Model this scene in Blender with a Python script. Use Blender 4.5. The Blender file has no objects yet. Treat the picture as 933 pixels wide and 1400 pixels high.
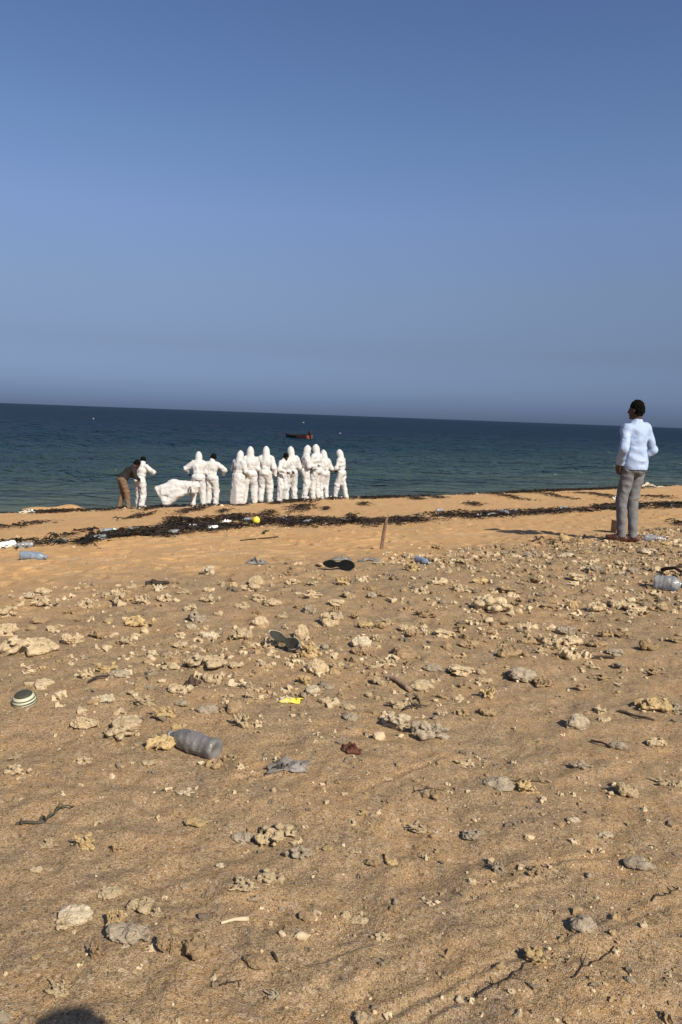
import bpy, math, random
import numpy as np
from mathutils import Vector, Matrix, Euler
random.seed(7); rng = np.random.default_rng(7)
scene = bpy.context.scene
COL = scene.collection
R = math.radians

# ------------------------------------------------------------------ camera
F_PX = 1052.0                       # focal length for a 1400 high picture
CAM_Z = 1.45
cd = bpy.data.cameras.new('camera'); cam = bpy.data.objects.new('camera', cd); COL.objects.link(cam)
cd.sensor_fit = 'VERTICAL'; cd.sensor_height = 24.0; cd.lens = 24.0 * F_PX / 1400.0
cd.clip_start = 0.05; cd.clip_end = 60000
CAM_ROT = Matrix.Rotation(R(90 - 7.15), 3, 'X') @ Matrix.Rotation(R(2.12), 3, 'Z')
cam.matrix_world = Matrix.Translation((0, 0, CAM_Z)) @ CAM_ROT.to_4x4()
scene.camera = cam

# ------------------------------------------------------------------ sky and sun
SUN_EL, SUN_AZ = 39.0, 145.0        # azimuth clockwise from +Y (the view direction)
w = bpy.data.worlds.new('World'); scene.world = w; w.use_nodes = True
nt = w.node_tree; bg = nt.nodes['Background']
sky = nt.nodes.new('ShaderNodeTexSky'); sky.sky_type = 'NISHITA'; sky.sun_disc = False
sky.sun_elevation = R(SUN_EL); sky.sun_rotation = R(SUN_AZ)
sky.altitude = 0; sky.air_density = 1.0; sky.dust_density = 1.2; sky.ozone_density = 1.5
# dusty layer low over the sea: the same all the way round the horizon
tc = nt.nodes.new('ShaderNodeTexCoord'); sx = nt.nodes.new('ShaderNodeSeparateXYZ')
nt.links.new(tc.outputs['Generated'], sx.inputs[0])
rp = nt.nodes.new('ShaderNodeValToRGB'); nt.links.new(sx.outputs['Z'], rp.inputs[0])
SKY_RAMP = [(0.0, (.40, .53, 1.0)), (.017, (.345, .485, .98)), (.081, (.42, .455, .68)), (.153, (.613, .613, .742)), (.236, (.787, .785, .96)), (.314, (.765, .84, 1.0)), (.446, (.69, .78, 1.0)), (1.0, (.68, .77, 1.0))]
e = rp.color_ramp.elements
e[0].position = SKY_RAMP[0][0]; e[0].color = (*SKY_RAMP[0][1], 1)
e[1].position = 1.0; e[1].color = (*SKY_RAMP[-1][1], 1)
for p, c in SKY_RAMP[1:-1]:
    n = e.new(p); n.color = (*c, 1)
mx = nt.nodes.new('ShaderNodeMix'); mx.data_type = 'RGBA'; mx.blend_type = 'MULTIPLY'; mx.inputs['Factor'].default_value = 1
nt.links.new(sky.outputs[0], mx.inputs[6]); nt.links.new(rp.outputs[0], mx.inputs[7])
nt.links.new(mx.outputs[2], bg.inputs[0]); bg.inputs[1].default_value = 0.078
sd = bpy.data.lights.new('sun', 'SUN'); sun = bpy.data.objects.new('sun', sd); COL.objects.link(sun)
sd.energy = 5.0; sd.angle = R(0.55); sd.color = (1.0, .90, .76)
SUNV = Vector((math.sin(R(SUN_AZ)) * math.cos(R(SUN_EL)), math.cos(R(SUN_AZ)) * math.cos(R(SUN_EL)), math.sin(R(SUN_EL))))
sun.rotation_euler = (-SUNV).to_track_quat('-Z', 'Y').to_euler(); sun.location = SUNV * 50
vs = scene.view_settings
vs.view_transform = 'Standard'; vs.look = 'None'; vs.gamma = 1; vs.use_curve_mapping = False; vs.exposure = 0.45
scene.render.resolution_x = 682; scene.render.resolution_y = 1024

# ------------------------------------------------------------------ noise
_L2 = np.random.default_rng(1).random((256, 256)).astype(np.float32)
_L3 = np.random.default_rng(2).random((32, 32, 32)).astype(np.float32)
def noise2(x, y):
    x = np.asarray(x, np.float64); y = np.asarray(y, np.float64)
    ix = np.floor(x).astype(np.int64); iy = np.floor(y).astype(np.int64)
    fx = x - ix; fy = y - iy
    fx = fx * fx * (3 - 2 * fx); fy = fy * fy * (3 - 2 * fy)
    a = _L2[ix & 255, iy & 255]; b = _L2[(ix + 1) & 255, iy & 255]
    c = _L2[ix & 255, (iy + 1) & 255]; d = _L2[(ix + 1) & 255, (iy + 1) & 255]
    return ((a + (b - a) * fx) * (1 - fy) + (c + (d - c) * fx) * fy) * 2 - 1
def noise3(p):
    p = np.asarray(p, np.float32)
    i = np.floor(p).astype(np.int32); f = p - i; f = f * f * (3 - 2 * f)
    o = 0
    for dx in (0, 1):
        wx = f[..., 0] if dx else 1 - f[..., 0]
        for dy in (0, 1):
            wy = f[..., 1] if dy else 1 - f[..., 1]
            for dz in (0, 1):
                wz = f[..., 2] if dz else 1 - f[..., 2]
                o = o + wx * wy * wz * _L3[(i[..., 0] + dx) & 31, (i[..., 1] + dy) & 31, (i[..., 2] + dz) & 31]
    return o * 2 - 1
def fbm3(p, n=3):
    o = 0; a = 1
    for k in range(n):
        o = o + a * noise3(np.asarray(p) * 2 ** k + 7.3 * k); a *= .5
    return o

# ------------------------------------------------------------------ meshes
def mesh_np(name, V, Fc, smooth=True):
    V = np.asarray(V, np.float32); Fc = np.asarray(Fc, np.int32)
    me = bpy.data.meshes.new(name); k = Fc.shape[1]
    me.vertices.add(len(V)); me.vertices.foreach_set('co', V.ravel())
    me.loops.add(Fc.size); me.loops.foreach_set('vertex_index', Fc.ravel())
    me.polygons.add(len(Fc)); me.polygons.foreach_set('loop_start', np.arange(0, Fc.size, k, dtype=np.int32))
    me.polygons.foreach_set('use_smooth', np.full(len(Fc), smooth, bool))
    me.update(calc_edges=True); me.validate()
    return me
def obj(name, me, m=None, parent=None, **props):
    o = bpy.data.objects.new(name, me); COL.objects.link(o)
    if m is not None and me is not None and not me.materials: me.materials.append(m)
    if parent: o.parent = parent
    for k, v in props.items(): o[k] = v
    return o
def empty(name, loc, rz=0, label=None, category=None, group=None):
    o = bpy.data.objects.new(name, None); COL.objects.link(o); o.location = loc; o.rotation_euler = (0, 0, rz)
    o.empty_display_size = .1
    tag(o, label, category, group); return o
def tag(o, label=None, category=None, group=None):
    if label: o['label'] = label
    if category: o['category'] = category
    if group: o['group'] = group
    return o

class SDF:
    """blocky field + surface nets: one continuous skin round joined shapes"""
    def __init__(s, lo, hi, h):
        s.lo = np.array(lo, float); s.h = h
        s.n = np.ceil((np.array(hi) - s.lo) / h).astype(int) + 1
        s.f = np.full(s.n, 1.0, np.float32)
        s.ax = [s.lo[i] + h * np.arange(s.n[i]) for i in range(3)]
    def _sub(s, lo, hi, m):
        a = np.clip(np.floor((np.array(lo) - m - s.lo) / s.h).astype(int), 0, s.n)
        b = np.clip(np.ceil((np.array(hi) + m - s.lo) / s.h).astype(int) + 1, 0, s.n)
        sl = tuple(slice(a[i], b[i]) for i in range(3))
        P = np.stack(np.meshgrid(*[s.ax[i][sl[i]] for i in range(3)], indexing='ij'), -1).astype(np.float32)
        return sl, P
    def _put(s, sl, d, k, op):
        if d.size == 0: return
        g = s.f[sl]
        if op == 'add':
            if k > 0:
                hh = np.clip(.5 + .5 * (g - d) / k, 0, 1); s.f[sl] = g * (1 - hh) + d * hh - k * hh * (1 - hh)
            else: s.f[sl] = np.minimum(g, d)
        elif op == 'sub':
            if k > 0:
                hh = np.clip(.5 - .5 * (g + d) / k, 0, 1); s.f[sl] = g * (1 - hh) - d * hh + k * hh * (1 - hh)
            else: s.f[sl] = np.maximum(g, -d)
    def cone(s, a, b, ra, rb, k=.03, op='add', sq=None):
        a = np.array(a, np.float32); b = np.array(b, np.float32); r = max(ra, rb)
        sl, P = s._sub(np.minimum(a, b) - r, np.maximum(a, b) + r, k + .05)
        ba = b - a; L = max(float(ba @ ba), 1e-9)
        t = np.clip(((P - a) @ ba) / L, 0, 1)
        q = P - a - t[..., None] * ba
        if sq is not None: q = q * np.array(sq, np.float32)
        s._put(sl, np.linalg.norm(q, axis=-1) - (ra + (rb - ra) * t), k, op)
    def ell(s, c, r, k=.03, op='add', rot=None):
        c = np.array(c, np.float32); r = np.array(r, np.float32)
        m = float(r.max())
        sl, P = s._sub(c - m, c + m, k + .05)
        q = P - c
        if rot is not None: q = q @ np.array(rot, np.float32)
        k0 = np.linalg.norm(q / r, axis=-1); k1 = np.linalg.norm(q / (r * r), axis=-1) + 1e-6
        s._put(sl, k0 * (k0 - 1) / k1, k, op)
    def half(s, p, n):
        """keep only the side of a plane where (x-p).n < 0"""
        P = np.stack(np.meshgrid(*s.ax, indexing='ij'), -1).astype(np.float32)
        s.f = np.maximum(s.f, (P - np.array(p, np.float32)) @ np.array(n, np.float32))
    def rough(s, fn, band):
        I = np.nonzero(np.abs(s.f) < band)
        P = np.stack([s.ax[i][I[i]] for i in range(3)], -1)
        s.f[I] += fn(P).astype(np.float32)
    def mesh(s, name):
        V, Q = surface_nets(s.f, s.lo, s.h); return mesh_np(name, V, Q)
def surface_nets(f, lo, h):
    s = f < 0
    for ax in range(3):
        sl = [slice(None)] * 3
        for e_ in (0, -1): sl[ax] = e_; s[tuple(sl)] = False
    f = np.where(s, f, np.maximum(f, 1e-5))
    c = np.zeros(np.array(f.shape) - 1, np.int8)
    for i in (0, 1):
        for j in (0, 1):
            for k in (0, 1):
                c += s[i:i + c.shape[0], j:j + c.shape[1], k:k + c.shape[2]]
    mixed = (c > 0) & (c < 8); C = np.argwhere(mixed)
    idx = np.full(c.shape, -1, np.int64); idx[mixed] = np.arange(len(C))
    acc = np.zeros((len(C), 3)); cnt = np.zeros(len(C))
    for ax in range(3):
        o1, o2 = [a for a in range(3) if a != ax]
        for u in (0, 1):
            for v in (0, 1):
                d0 = np.zeros(3, int); d0[o1] = u; d0[o2] = v; d1 = d0.copy(); d1[ax] = 1
                A = C + d0; B = C + d1
                fa = f[A[:, 0], A[:, 1], A[:, 2]]; fb = f[B[:, 0], B[:, 1], B[:, 2]]
                m = (fa < 0) != (fb < 0)
                t = np.where(m, fa / np.where(m, fa - fb, 1), 0)
                p = d0[None, :].astype(float).repeat(len(C), 0); p[:, ax] = t
                acc += np.where(m[:, None], p, 0); cnt += m
    V = (C + acc / cnt[:, None]) * h + lo
    Q = []
    for ax in range(3):
        o1, o2 = (ax + 1) % 3, (ax + 2) % 3
        a = [slice(None)] * 3; b = [slice(None)] * 3; a[ax] = slice(0, -1); b[ax] = slice(1, None)
        E = np.argwhere(s[tuple(a)] != s[tuple(b)])
        if len(E) == 0: continue
        up = s[E[:, 0], E[:, 1], E[:, 2]]
        def cell(du, dv):
            q = E.copy(); q[:, o1] -= du; q[:, o2] -= dv
            return idx[q[:, 0], q[:, 1], q[:, 2]]
        q = np.stack([cell(1, 1), cell(0, 1), cell(0, 0), cell(1, 0)], 1)
        q = np.where(up[:, None], q, q[:, ::-1])
        Q.append(q)
    return V, np.concatenate(Q)

# ------------------------------------------------------------------ materials
def nodes_of(m): return m.node_tree.nodes, m.node_tree.links
def mat(name, col, rough=.7, col2=None, scale=8.0, bump=0.0, bscale=30.0, trans=0.0, spec=.4, rand=0.0, detail=4, ior=1.45, sheen=0, metal=0, alpha=1):
    m = bpy.data.materials.new(name); m.use_nodes = True
    N, Lk = nodes_of(m); b = N['Principled BSDF']
    b.inputs['Roughness'].default_value = rough; b.inputs['Specular IOR Level'].default_value = spec
    b.inputs['Transmission Weight'].default_value = trans; b.inputs['IOR'].default_value = ior
    b.inputs['Metallic'].default_value = metal; b.inputs['Alpha'].default_value = alpha
    if sheen: b.inputs['Sheen Weight'].default_value = sheen
    t = N.new('ShaderNodeTexCoord')
    nz = N.new('ShaderNodeTexNoise'); nz.inputs['Scale'].default_value = scale; nz.inputs['Detail'].default_value = detail
    Lk.new(t.outputs['Object'], nz.inputs['Vector'])
    cr = N.new('ShaderNodeValToRGB'); cr.color_ramp.elements[0].position = .35; cr.color_ramp.elements[1].position = .68
    c2 = col2 or tuple(min(1, v * .82) for v in col)
    cr.color_ramp.elements[0].color = (*c2, 1); cr.color_ramp.elements[1].color = (*col, 1)
    Lk.new(nz.outputs['Fac'], cr.inputs[0]); out = cr.outputs[0]
    if rand:
        oi = N.new('ShaderNodeObjectInfo'); hs = N.new('ShaderNodeHueSaturation')
        mr = N.new('ShaderNodeMapRange'); mr.inputs[3].default_value = 1 - rand; mr.inputs[4].default_value = 1 + rand * .6
        Lk.new(oi.outputs['Random'], mr.inputs[0]); Lk.new(mr.outputs[0], hs.inputs['Value'])
        Lk.new(out, hs.inputs['Color']); out = hs.outputs[0]
    Lk.new(out, b.inputs['Base Color'])
    if bump:
        n2 = N.new('ShaderNodeTexNoise'); n2.inputs['Scale'].default_value = bscale; n2.inputs['Detail'].default_value = 5
        Lk.new(t.outputs['Object'], n2.inputs['Vector'])
        bp = N.new('ShaderNodeBump'); bp.inputs['Strength'].default_value = bump; bp.inputs['Distance'].default_value = .02
        Lk.new(n2.outputs['Fac'], bp.inputs['Height']); Lk.new(bp.outputs[0], b.inputs['Normal'])
    return m

# ------------------------------------------------------------------ the lie of the land
SHN = np.array([-0.579, 0.815])          # from the dunes towards the sea, square to the shore
WATER_Z = CAM_Z - 3.04
_ps = np.array([-4000, -300, -30, -6, 0, 5.2, 6.0, 7.0, 10.4, 16, 20, 21.0, 21.6, 22.3, 24, 30, 60, 400])
_pd = np.array([-3, .2, 1.1, 1.40, 1.45, 1.43, 1.45, 1.52, 1.80, 2.33, 2.71, 2.80, 2.92, 3.05, 3.40, 4.4, 8, 30])
def base_z(s):
    o = 0
    for k in (-.35, 0, .35): o = o + np.interp(s + k, _ps, _pd)
    return CAM_Z - o / 3
# footprints and scuffs: a repeating 6 m tile of dents
_T = 384; _tile = np.zeros((_T, _T), np.float32)
_yy, _xx = np.meshgrid(np.arange(_T), np.arange(_T), indexing='ij')
for _ in range(330):
    cx, cy = rng.random(2) * _T; a = rng.random() * 3.14; lx, ly = rng.uniform(3.5, 8), rng.uniform(2.2, 4.2)
    dx = (_xx - cx + _T / 2) % _T - _T / 2; dy = (_yy - cy + _T / 2) % _T - _T / 2
    u = (dx * math.cos(a) + dy * math.sin(a)) / lx; v = (-dx * math.sin(a) + dy * math.cos(a)) / ly
    q = u * u + v * v
    _tile += (-np.exp(-q * 1.2) + .55 * np.exp(-(np.sqrt(q) - 1.7) ** 2 * 4)) * rng.uniform(.4, 1)
def dents(x, y):
    u = (np.asarray(x) / 6.0 % 1) * _T; v = (np.asarray(y) / 6.0 % 1) * _T
    i = np.floor(u).astype(int); j = np.floor(v).astype(int); fu = u - i; fv = v - j
    g = lambda a, b: _tile[b % _T, a % _T]
    return (g(i, j) * (1 - fu) + g(i + 1, j) * fu) * (1 - fv) + (g(i, j + 1) * (1 - fu) + g(i + 1, j + 1) * fu) * fv
TRACKS = []                               # grooves dragged across the sand: (x0,y0,x1,y1,depth,width)
def ground_z(x, y, fine=True):
    x = np.asarray(x, float); y = np.asarray(y, float)
    s = x * SHN[0] + y * SHN[1]
    z = base_z(s)
    near = np.exp(-np.maximum(np.hypot(x, y) - 40, 0) / 20)
    rub = 1 / (1 + np.exp((s - 6.1 + .5 * noise2(x * .6, y * .6)) * 3.5))      # 1 on the rubble, 0 on the clean sand
    wet = 1 / (1 + np.exp((s - 21.2) * 5))
    z = z + near * (.045 * noise2(x * .31 + 5, y * .31) * (s < 40) + (.014 * rub + .016 * wet) * noise2(x * 1.3, y * 1.3 + 9))
    z = z + .27 * np.exp(-(((x + 8.9) / .8) ** 2 + ((y - 22.0) / .45) ** 2)) + .25 * np.exp(-(((x + 7.9) / .5) ** 2 + ((y - 22.3) / .3) ** 2))
    if fine:
        z = z + near * (.007 * rub + .005 * wet) * noise2(x * 4.1, y * 4.1)
        z = z + near * (.0050 * rub + .0042 * wet) * noise2(x * 11, y * 11) + near * .0040 * rub * noise2(x * 29, y * 29) + near * .0017 * rub * noise2(x * 67, y * 67)
        z = z + near * wet * (.034 - .026 * rub) * dents(x + .3 * noise2(x, y), y)
        for (x0, y0, x1, y1, d, wd) in TRACKS:
            L = math.hypot(x1 - x0, y1 - y0); ux, uy = (x1 - x0) / L, (y1 - y0) / L
            t = (x - x0) * ux + (y - y0) * uy
            c = (x - x0) * -uy + (y - y0) * ux + .012 * noise2(t * 3 + x0, t * 0 + y0) 
            q = c / wd
            on = np.clip((t + .1) / .2, 0, 1) * np.clip((L + .1 - t) / .2, 0, 1) * np.clip(.55 + .9 * noise2(t * 5 + 3 * x0, t * 0 + 7 * y0), 0, 1)
            z = z + d * on * (-np.exp(-q * q) + .55 * np.exp(-(q + 1.9) ** 2) + .35 * np.exp(-(q - 1.9) ** 2))
    return z
_CR = np.array(CAM_ROT)
def ray(px, py):
    d = _CR @ np.array([(px - 466.5) / F_PX, (700 - py) / F_PX, -1.0]); return d
def at(px, py):
    """the point of the beach seen at a picture position: real coordinates on the ground"""
    d = ray(px, py); t = np.concatenate([np.arange(1, 8, .01), np.arange(8, 60, .03)])
    X = d[0] * t; Y = d[1] * t; Z = CAM_Z + d[2] * t
    g = ground_z(X, Y, False); b = np.nonzero(Z < g)[0]
    i = b[0] if len(b) else -1
    s = X * SHN[0] + Y * SHN[1]
    if s[i] > 20.9:                        # past the brow of the beach: stay on the last of the sand
        i = int(np.argmin(np.abs(s - 20.9)))
    return float(X[i]), float(Y[i]), float(ground_z(X[i], Y[i]))
def mpp(p):
    """metres per picture pixel at a point"""
    f = _CR @ np.array([0, 0, -1.0]); return float(np.dot(f, [p[0], p[1], p[2] - CAM_Z])) / F_PX
for a_, b_, d_, w_ in (((500, 1398), (860, 1250), .006, .012), ((560, 1402), (930, 1235), .006, .012), ((640, 1212), (935, 1148), .007, .010),
                      ((310, 1358), (520, 1290), .006, .010), ((600, 1250), (760, 1200), .008, .012), ((500, 1080), (620, 1030), .008, .012), ((700, 1340), (935, 1275), .004, .02),
                      ((300, 1068), (440, 1040), .006, .012), ((400, 1400), (640, 1300), .007, .03), ((30, 1240), (330, 1120), .006, .03), ((420, 1240), (900, 1120), .005, .04)):
    p = at(*a_); q = at(*b_); TRACKS.append((p[0], p[1], q[0], q[1], d_, w_))
# ------------------------------------------------------------------ ground sheet
def polar_sheet(angs, rads, zf):
    A, Rr = np.meshgrid(angs, rads, indexing='xy')
    x = Rr * np.sin(A); y = Rr * np.cos(A); z = zf(x, y)
    nr, na = x.shape
    V = np.stack([x, y, z], -1).reshape(-1, 3)
    i = np.arange(nr - 1)[:, None] * na + np.arange(na - 1)[None, :]
    Q = np.stack([i, i + 1, i + na + 1, i + na], -1).reshape(-1, 4)[:, ::-1]
    return V, Q
dense = np.radians(np.linspace(-36, 36, 410))
angs = np.concatenate([np.radians(np.linspace(-180, -42, 70)), dense, np.radians(np.linspace(42, 180, 70))])
rads = np.concatenate([[.05, .3, .6, .9], np.geomspace(1.15, 12, 540), np.geomspace(12.05, 45, 140), np.geomspace(47, 4000, 40)])
V, Q = polar_sheet(angs, rads, ground_z)
def sand_material():
    m = bpy.data.materials.new('beach_sand'); m.use_nodes = True; N, Lk = nodes_of(m); b = N['Principled BSDF']
    b.inputs['Roughness'].default_value = .92; b.inputs['Specular IOR Level'].default_value = .15
    t = N.new('ShaderNodeTexCoord'); P = t.outputs['Object']
    def nz(scale, detail=3, rough=.55, dist=0):
        n = N.new('ShaderNodeTexNoise'); n.inputs['Scale'].default_value = scale; n.inputs['Detail'].default_value = detail
        n.inputs['Roughness'].default_value = rough; n.inputs['Distortion'].default_value = dist; Lk.new(P, n.inputs['Vector']); return n.outputs['Fac']
    def ramp(x, p0, p1, c0=(0, 0, 0), c1=(1, 1, 1)):
        r = N.new('ShaderNodeValToRGB'); r.color_ramp.elements[0].position = p0; r.color_ramp.elements[1].position = p1
        r.color_ramp.elements[0].color = (*c0, 1); r.color_ramp.elements[1].color = (*c1, 1); Lk.new(x, r.inputs[0]); return r.outputs[0]
    def mix(f, a, c, mode='MIX'):
        n = N.new('ShaderNodeMix'); n.data_type = 'RGBA'; n.blend_type = mode
        for v, i in ((f, 0), (a, 6), (c, 7)):
            if isinstance(v, (int, float)): n.inputs[i].default_value = v
            elif isinstance(v, tuple): n.inputs[i].default_value = (*v, 1)
            else: Lk.new(v, n.inputs[i])
        return n.outputs[2]
    def math_(op, a, c):
        n = N.new('ShaderNodeMath'); n.operation = op
        for v, i in ((a, 0), (c, 1)):
            if isinstance(v, (int, float)): n.inputs[i].default_value = v
            else: Lk.new(v, n.inputs[i])
        return n.outputs[0]
    dt = N.new('ShaderNodeVectorMath'); dt.operation = 'DOT_PRODUCT'; dt.inputs[1].default_value = (SHN[0], SHN[1], 0); Lk.new(P, dt.inputs[0])
    s = dt.outputs['Value']
    sj = math_('ADD', s, math_('MULTIPLY', math_('SUBTRACT', nz(.7, 3), .5), 2.6))
    zone = math_('MULTIPLY', math_('SUBTRACT', sj, 5.4), .55); 
    cl = N.new('ShaderNodeClamp'); Lk.new(zone, cl.inputs[0]); zone = cl.outputs[0]
    # coarse grey-brown shelly sand among the rubble; clean orange sand on the slope
    coarse = mix(ramp(nz(2.3, 4), .40, .66), (.290, .197, .102), (.345, .215, .094))
    coarse = mix(ramp(nz(7.0, 4, .6), .50, .72), coarse, (.232, .166, .098))
    coarse = mix(ramp(nz(26, 3), .52, .70), coarse, (.34, .235, .135))
    clean = mix(ramp(nz(1.1, 3), .35, .7), (.55, .315, .118), (.62, .365, .145))
    clean = mix(ramp(nz(9, 4, .65), .52, .75), clean, (.45, .262, .108))
    # streaks of shell grit and damp along the shore
    st = N.new('ShaderNodeMapping'); st.inputs['Rotation'].default_value = (0, 0, -math.atan2(.579, .815)); st.inputs['Scale'].default_value = (.5, 3.2, 1); Lk.new(P, st.inputs['Vector'])
    sn = N.new('ShaderNodeTexNoise'); sn.inputs['Scale'].default_value = 1.6; sn.inputs['Detail'].default_value = 5; Lk.new(st.outputs[0], sn.inputs['Vector'])
    clean = mix(ramp(sn.outputs['Fac'], .50, .68), clean, (.48, .32, .165))
    c = mix(zone, coarse, clean)
    # grains: dark and pale specks
    v1 = N.new('ShaderNodeTexVoronoi'); v1.inputs['Scale'].default_value = 270; Lk.new(P, v1.inputs['Vector'])
    v2 = N.new('ShaderNodeTexVoronoi'); v2.inputs['Scale'].default_value = 95; Lk.new(P, v2.inputs['Vector'])
    sp = N.new('ShaderNodeSeparateColor'); Lk.new(v1.outputs['Color'], sp.inputs[0])
    sp2 = N.new('ShaderNodeSeparateColor'); Lk.new(v2.outputs['Color'], sp2.inputs[0])
    c = mix(math_('MULTIPLY', ramp(sp.outputs[0], .55, .97), .70), c, (.46, .36, .24))
    c = mix(math_('MULTIPLY', ramp(sp.outputs[1], .62, .98), .80), c, (.075, .054, .036))
    far = math_('SUBTRACT', 1.0, math_('MULTIPLY', zone, .6))
    c = mix(math_('MULTIPLY', math_('MULTIPLY', ramp(sp2.outputs[0], .93, .99), .55), far), c, (.46, .36, .24))
    c = mix(math_('MULTIPLY', math_('MULTIPLY', ramp(sp2.outputs[1], .95, .99), .6), far), c, (.06, .045, .030))
    Lk.new(c, b.inputs['Base Color'])
    # relief
    h = math_('ADD', math_('MULTIPLY', nz(190, 3, .7), .55), math_('MULTIPLY', nz(60, 3, .6), .8))
    h = math_('ADD', h, math_('MULTIPLY', v1.outputs['Distance'], -.35))
    bp = N.new('ShaderNodeBump'); bp.inputs['Strength'].default_value = .75; bp.inputs['Distance'].default_value = .010
    Lk.new(h, bp.inputs['Height']); Lk.new(bp.outputs[0], b.inputs['Normal'])
    return m
SAND = sand_material()
obj('beach_ground', mesh_np('beach_ground', V, Q), SAND, kind='structure')

# ------------------------------------------------------------------ sea
def wave_z(x, y):
    r = np.hypot(x, y); s = x * SHN[0] + y * SHN[1]
    calm = np.clip((s - 21.2) / 14, .12, 1)
    u = x * SHN[0] + y * SHN[1]; v = x * SHN[1] - y * SHN[0]
    z = 0
    for lam, amp, ang in ((3.1, .095, .35), (1.7, .070, -.5), (.95, .036, .9), (.6, .014, -.2), (7.5, .080, -.15)):
        uu = u * math.cos(ang) + v * math.sin(ang); vv = -u * math.sin(ang) + v * math.cos(ang)
        step = r * .0057
        n = noise2(uu * 2 / lam + 13 * lam, vv * .9 / lam) ; n = 1 - 2 * np.abs(n)
        z = z + amp * n * np.clip(1.6 - 3.2 * step / lam, 0, 1)
    return WATER_Z + z * calm - .004
ang2 = np.concatenate([np.radians(np.linspace(-100, -36, 30)), np.radians(np.linspace(-33, 33, 340)), np.radians(np.linspace(36, 100, 30))])
rad2 = np.concatenate([np.geomspace(17, 160, 380), np.geomspace(163, 30000, 60)])
V, Q = polar_sheet(ang2, rad2, wave_z)
def sea_material():
    m = bpy.data.materials.new('sea_water'); m.use_nodes = True; N, Lk = nodes_of(m); b = N['Principled BSDF']
    b.inputs['Roughness'].default_value = .22; b.inputs['IOR'].default_value = 1.33; b.inputs['Specular IOR Level'].default_value = 0
    t = N.new('ShaderNodeTexCoord'); P = t.outputs['Object']
    dt = N.new('ShaderNodeVectorMath'); dt.operation = 'DOT_PRODUCT'; dt.inputs[1].default_value = (SHN[0], SHN[1], 0); Lk.new(P, dt.inputs[0])
    def rot(sx_, sy_):
        st = N.new('ShaderNodeMapping'); st.inputs['Scale'].default_value = (sx_, sy_, 1); Lk.new(P, st.inputs['Vector']); return st.outputs[0]
    def nz(vec, scale, detail=3, rough=.6):
        n = N.new('ShaderNodeTexNoise'); n.inputs['Scale'].default_value = scale; n.inputs['Detail'].default_value = detail; n.inputs['Roughness'].default_value = rough
        Lk.new(vec, n.inputs['Vector']); return n.outputs['Fac']
    def m2(op, a, c):
        n = N.new('ShaderNodeMath'); n.operation = op
        for v, i in ((a, 0), (c, 1)):
            if isinstance(v, (int, float)): n.inputs[i].default_value = v
            else: Lk.new(v, n.inputs[i])
        return n.outputs[0]
    # shallow sandy bottom near the shore, reef patches, deep water beyond
    dist = m2('MULTIPLY', m2('SUBTRACT', dt.outputs['Value'], 21.0), 1 / 120.0)
    dist = m2('POWER', m2('MAXIMUM', dist, 0.0001), .5)
    dist = m2('ADD', dist, m2('MULTIPLY', m2('SUBTRACT', nz(rot(.22, 1), .05, 4), .5), .55))
    r = N.new('ShaderNodeValToRGB'); Lk.new(dist, r.inputs[0]); e = r.color_ramp.elements
    e[0].position = .0; e[0].color = (.110, .112, .072, 1); e[1].position = 1; e[1].color = (.002, .012, .021, 1)
    for p_, c_ in ((.10, (.066, .085, .062)), (.30, (.034, .057, .046)), (.55, (.008, .025, .026)), (.78, (.003, .014, .021))):
        n = e.new(p_); n.color = (*c_, 1)
    Lk.new(r.outputs[0], b.inputs['Base Color'])
    h = m2('ADD', m2('MULTIPLY', nz(rot(.45, 1), 1.1, 3, .55), .50), m2('MULTIPLY', nz(rot(.6, 1), 4.5, 2, .5), .07))
    h = m2('ADD', h, m2('MULTIPLY', nz(rot(.35, 1), .22, 3), 1.6))
    bp = N.new('ShaderNodeBump'); bp.inputs['Strength'].default_value = 1.0; bp.inputs['Distance'].default_value = 2.2
    Lk.new(h, bp.inputs['Height']); Lk.new(bp.outputs[0], b.inputs['Normal'])
    # choppy water mirrors only part of what a flat sheet would: crests hide the shallow angles
    gl = N.new('ShaderNodeBsdfGlossy'); gl.inputs['Roughness'].default_value = .08; Lk.new(bp.outputs[0], gl.inputs['Normal'])
    fr = N.new('ShaderNodeFresnel'); fr.inputs['IOR'].default_value = 1.33; Lk.new(bp.outputs[0], fr.inputs['Normal'])
    ms = N.new('ShaderNodeMixShader'); Lk.new(m2('MULTIPLY', fr.outputs[0], .28), ms.inputs[0]); Lk.new(b.outputs[0], ms.inputs[1]); Lk.new(gl.outputs[0], ms.inputs[2])
    Lk.new(ms.outputs[0], N['Material Output'].inputs[0])
    return m
obj('sea_water', mesh_np('sea_water', V, Q), sea_material(), kind='structure')
# low sandbar out on the right
x_ = np.linspace(0, 1, 40); 
def bar(x, y):
    return WATER_Z - .5 + .72 * np.exp(-((x - 150) / 34) ** 2 - ((y - 268 - .10 * (x - 150)) / 7) ** 2) + .05 * noise2(x * .3, y * .3)
gx, gy = np.meshgrid(np.linspace(85, 235, 90), np.linspace(240, 300, 50), indexing='xy')
i = np.arange(49)[:, None] * 90 + np.arange(89)[None, :]
obj('sandbar', mesh_np('sandbar', np.stack([gx, gy, bar(gx, gy)], -1).reshape(-1, 3), np.stack([i, i + 1, i + 91, i + 90], -1).reshape(-1, 4)),
    mat('sandbar_sand', (.15, .12, .08), .9, (.08, .07, .05), .3), kind='structure')
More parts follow.
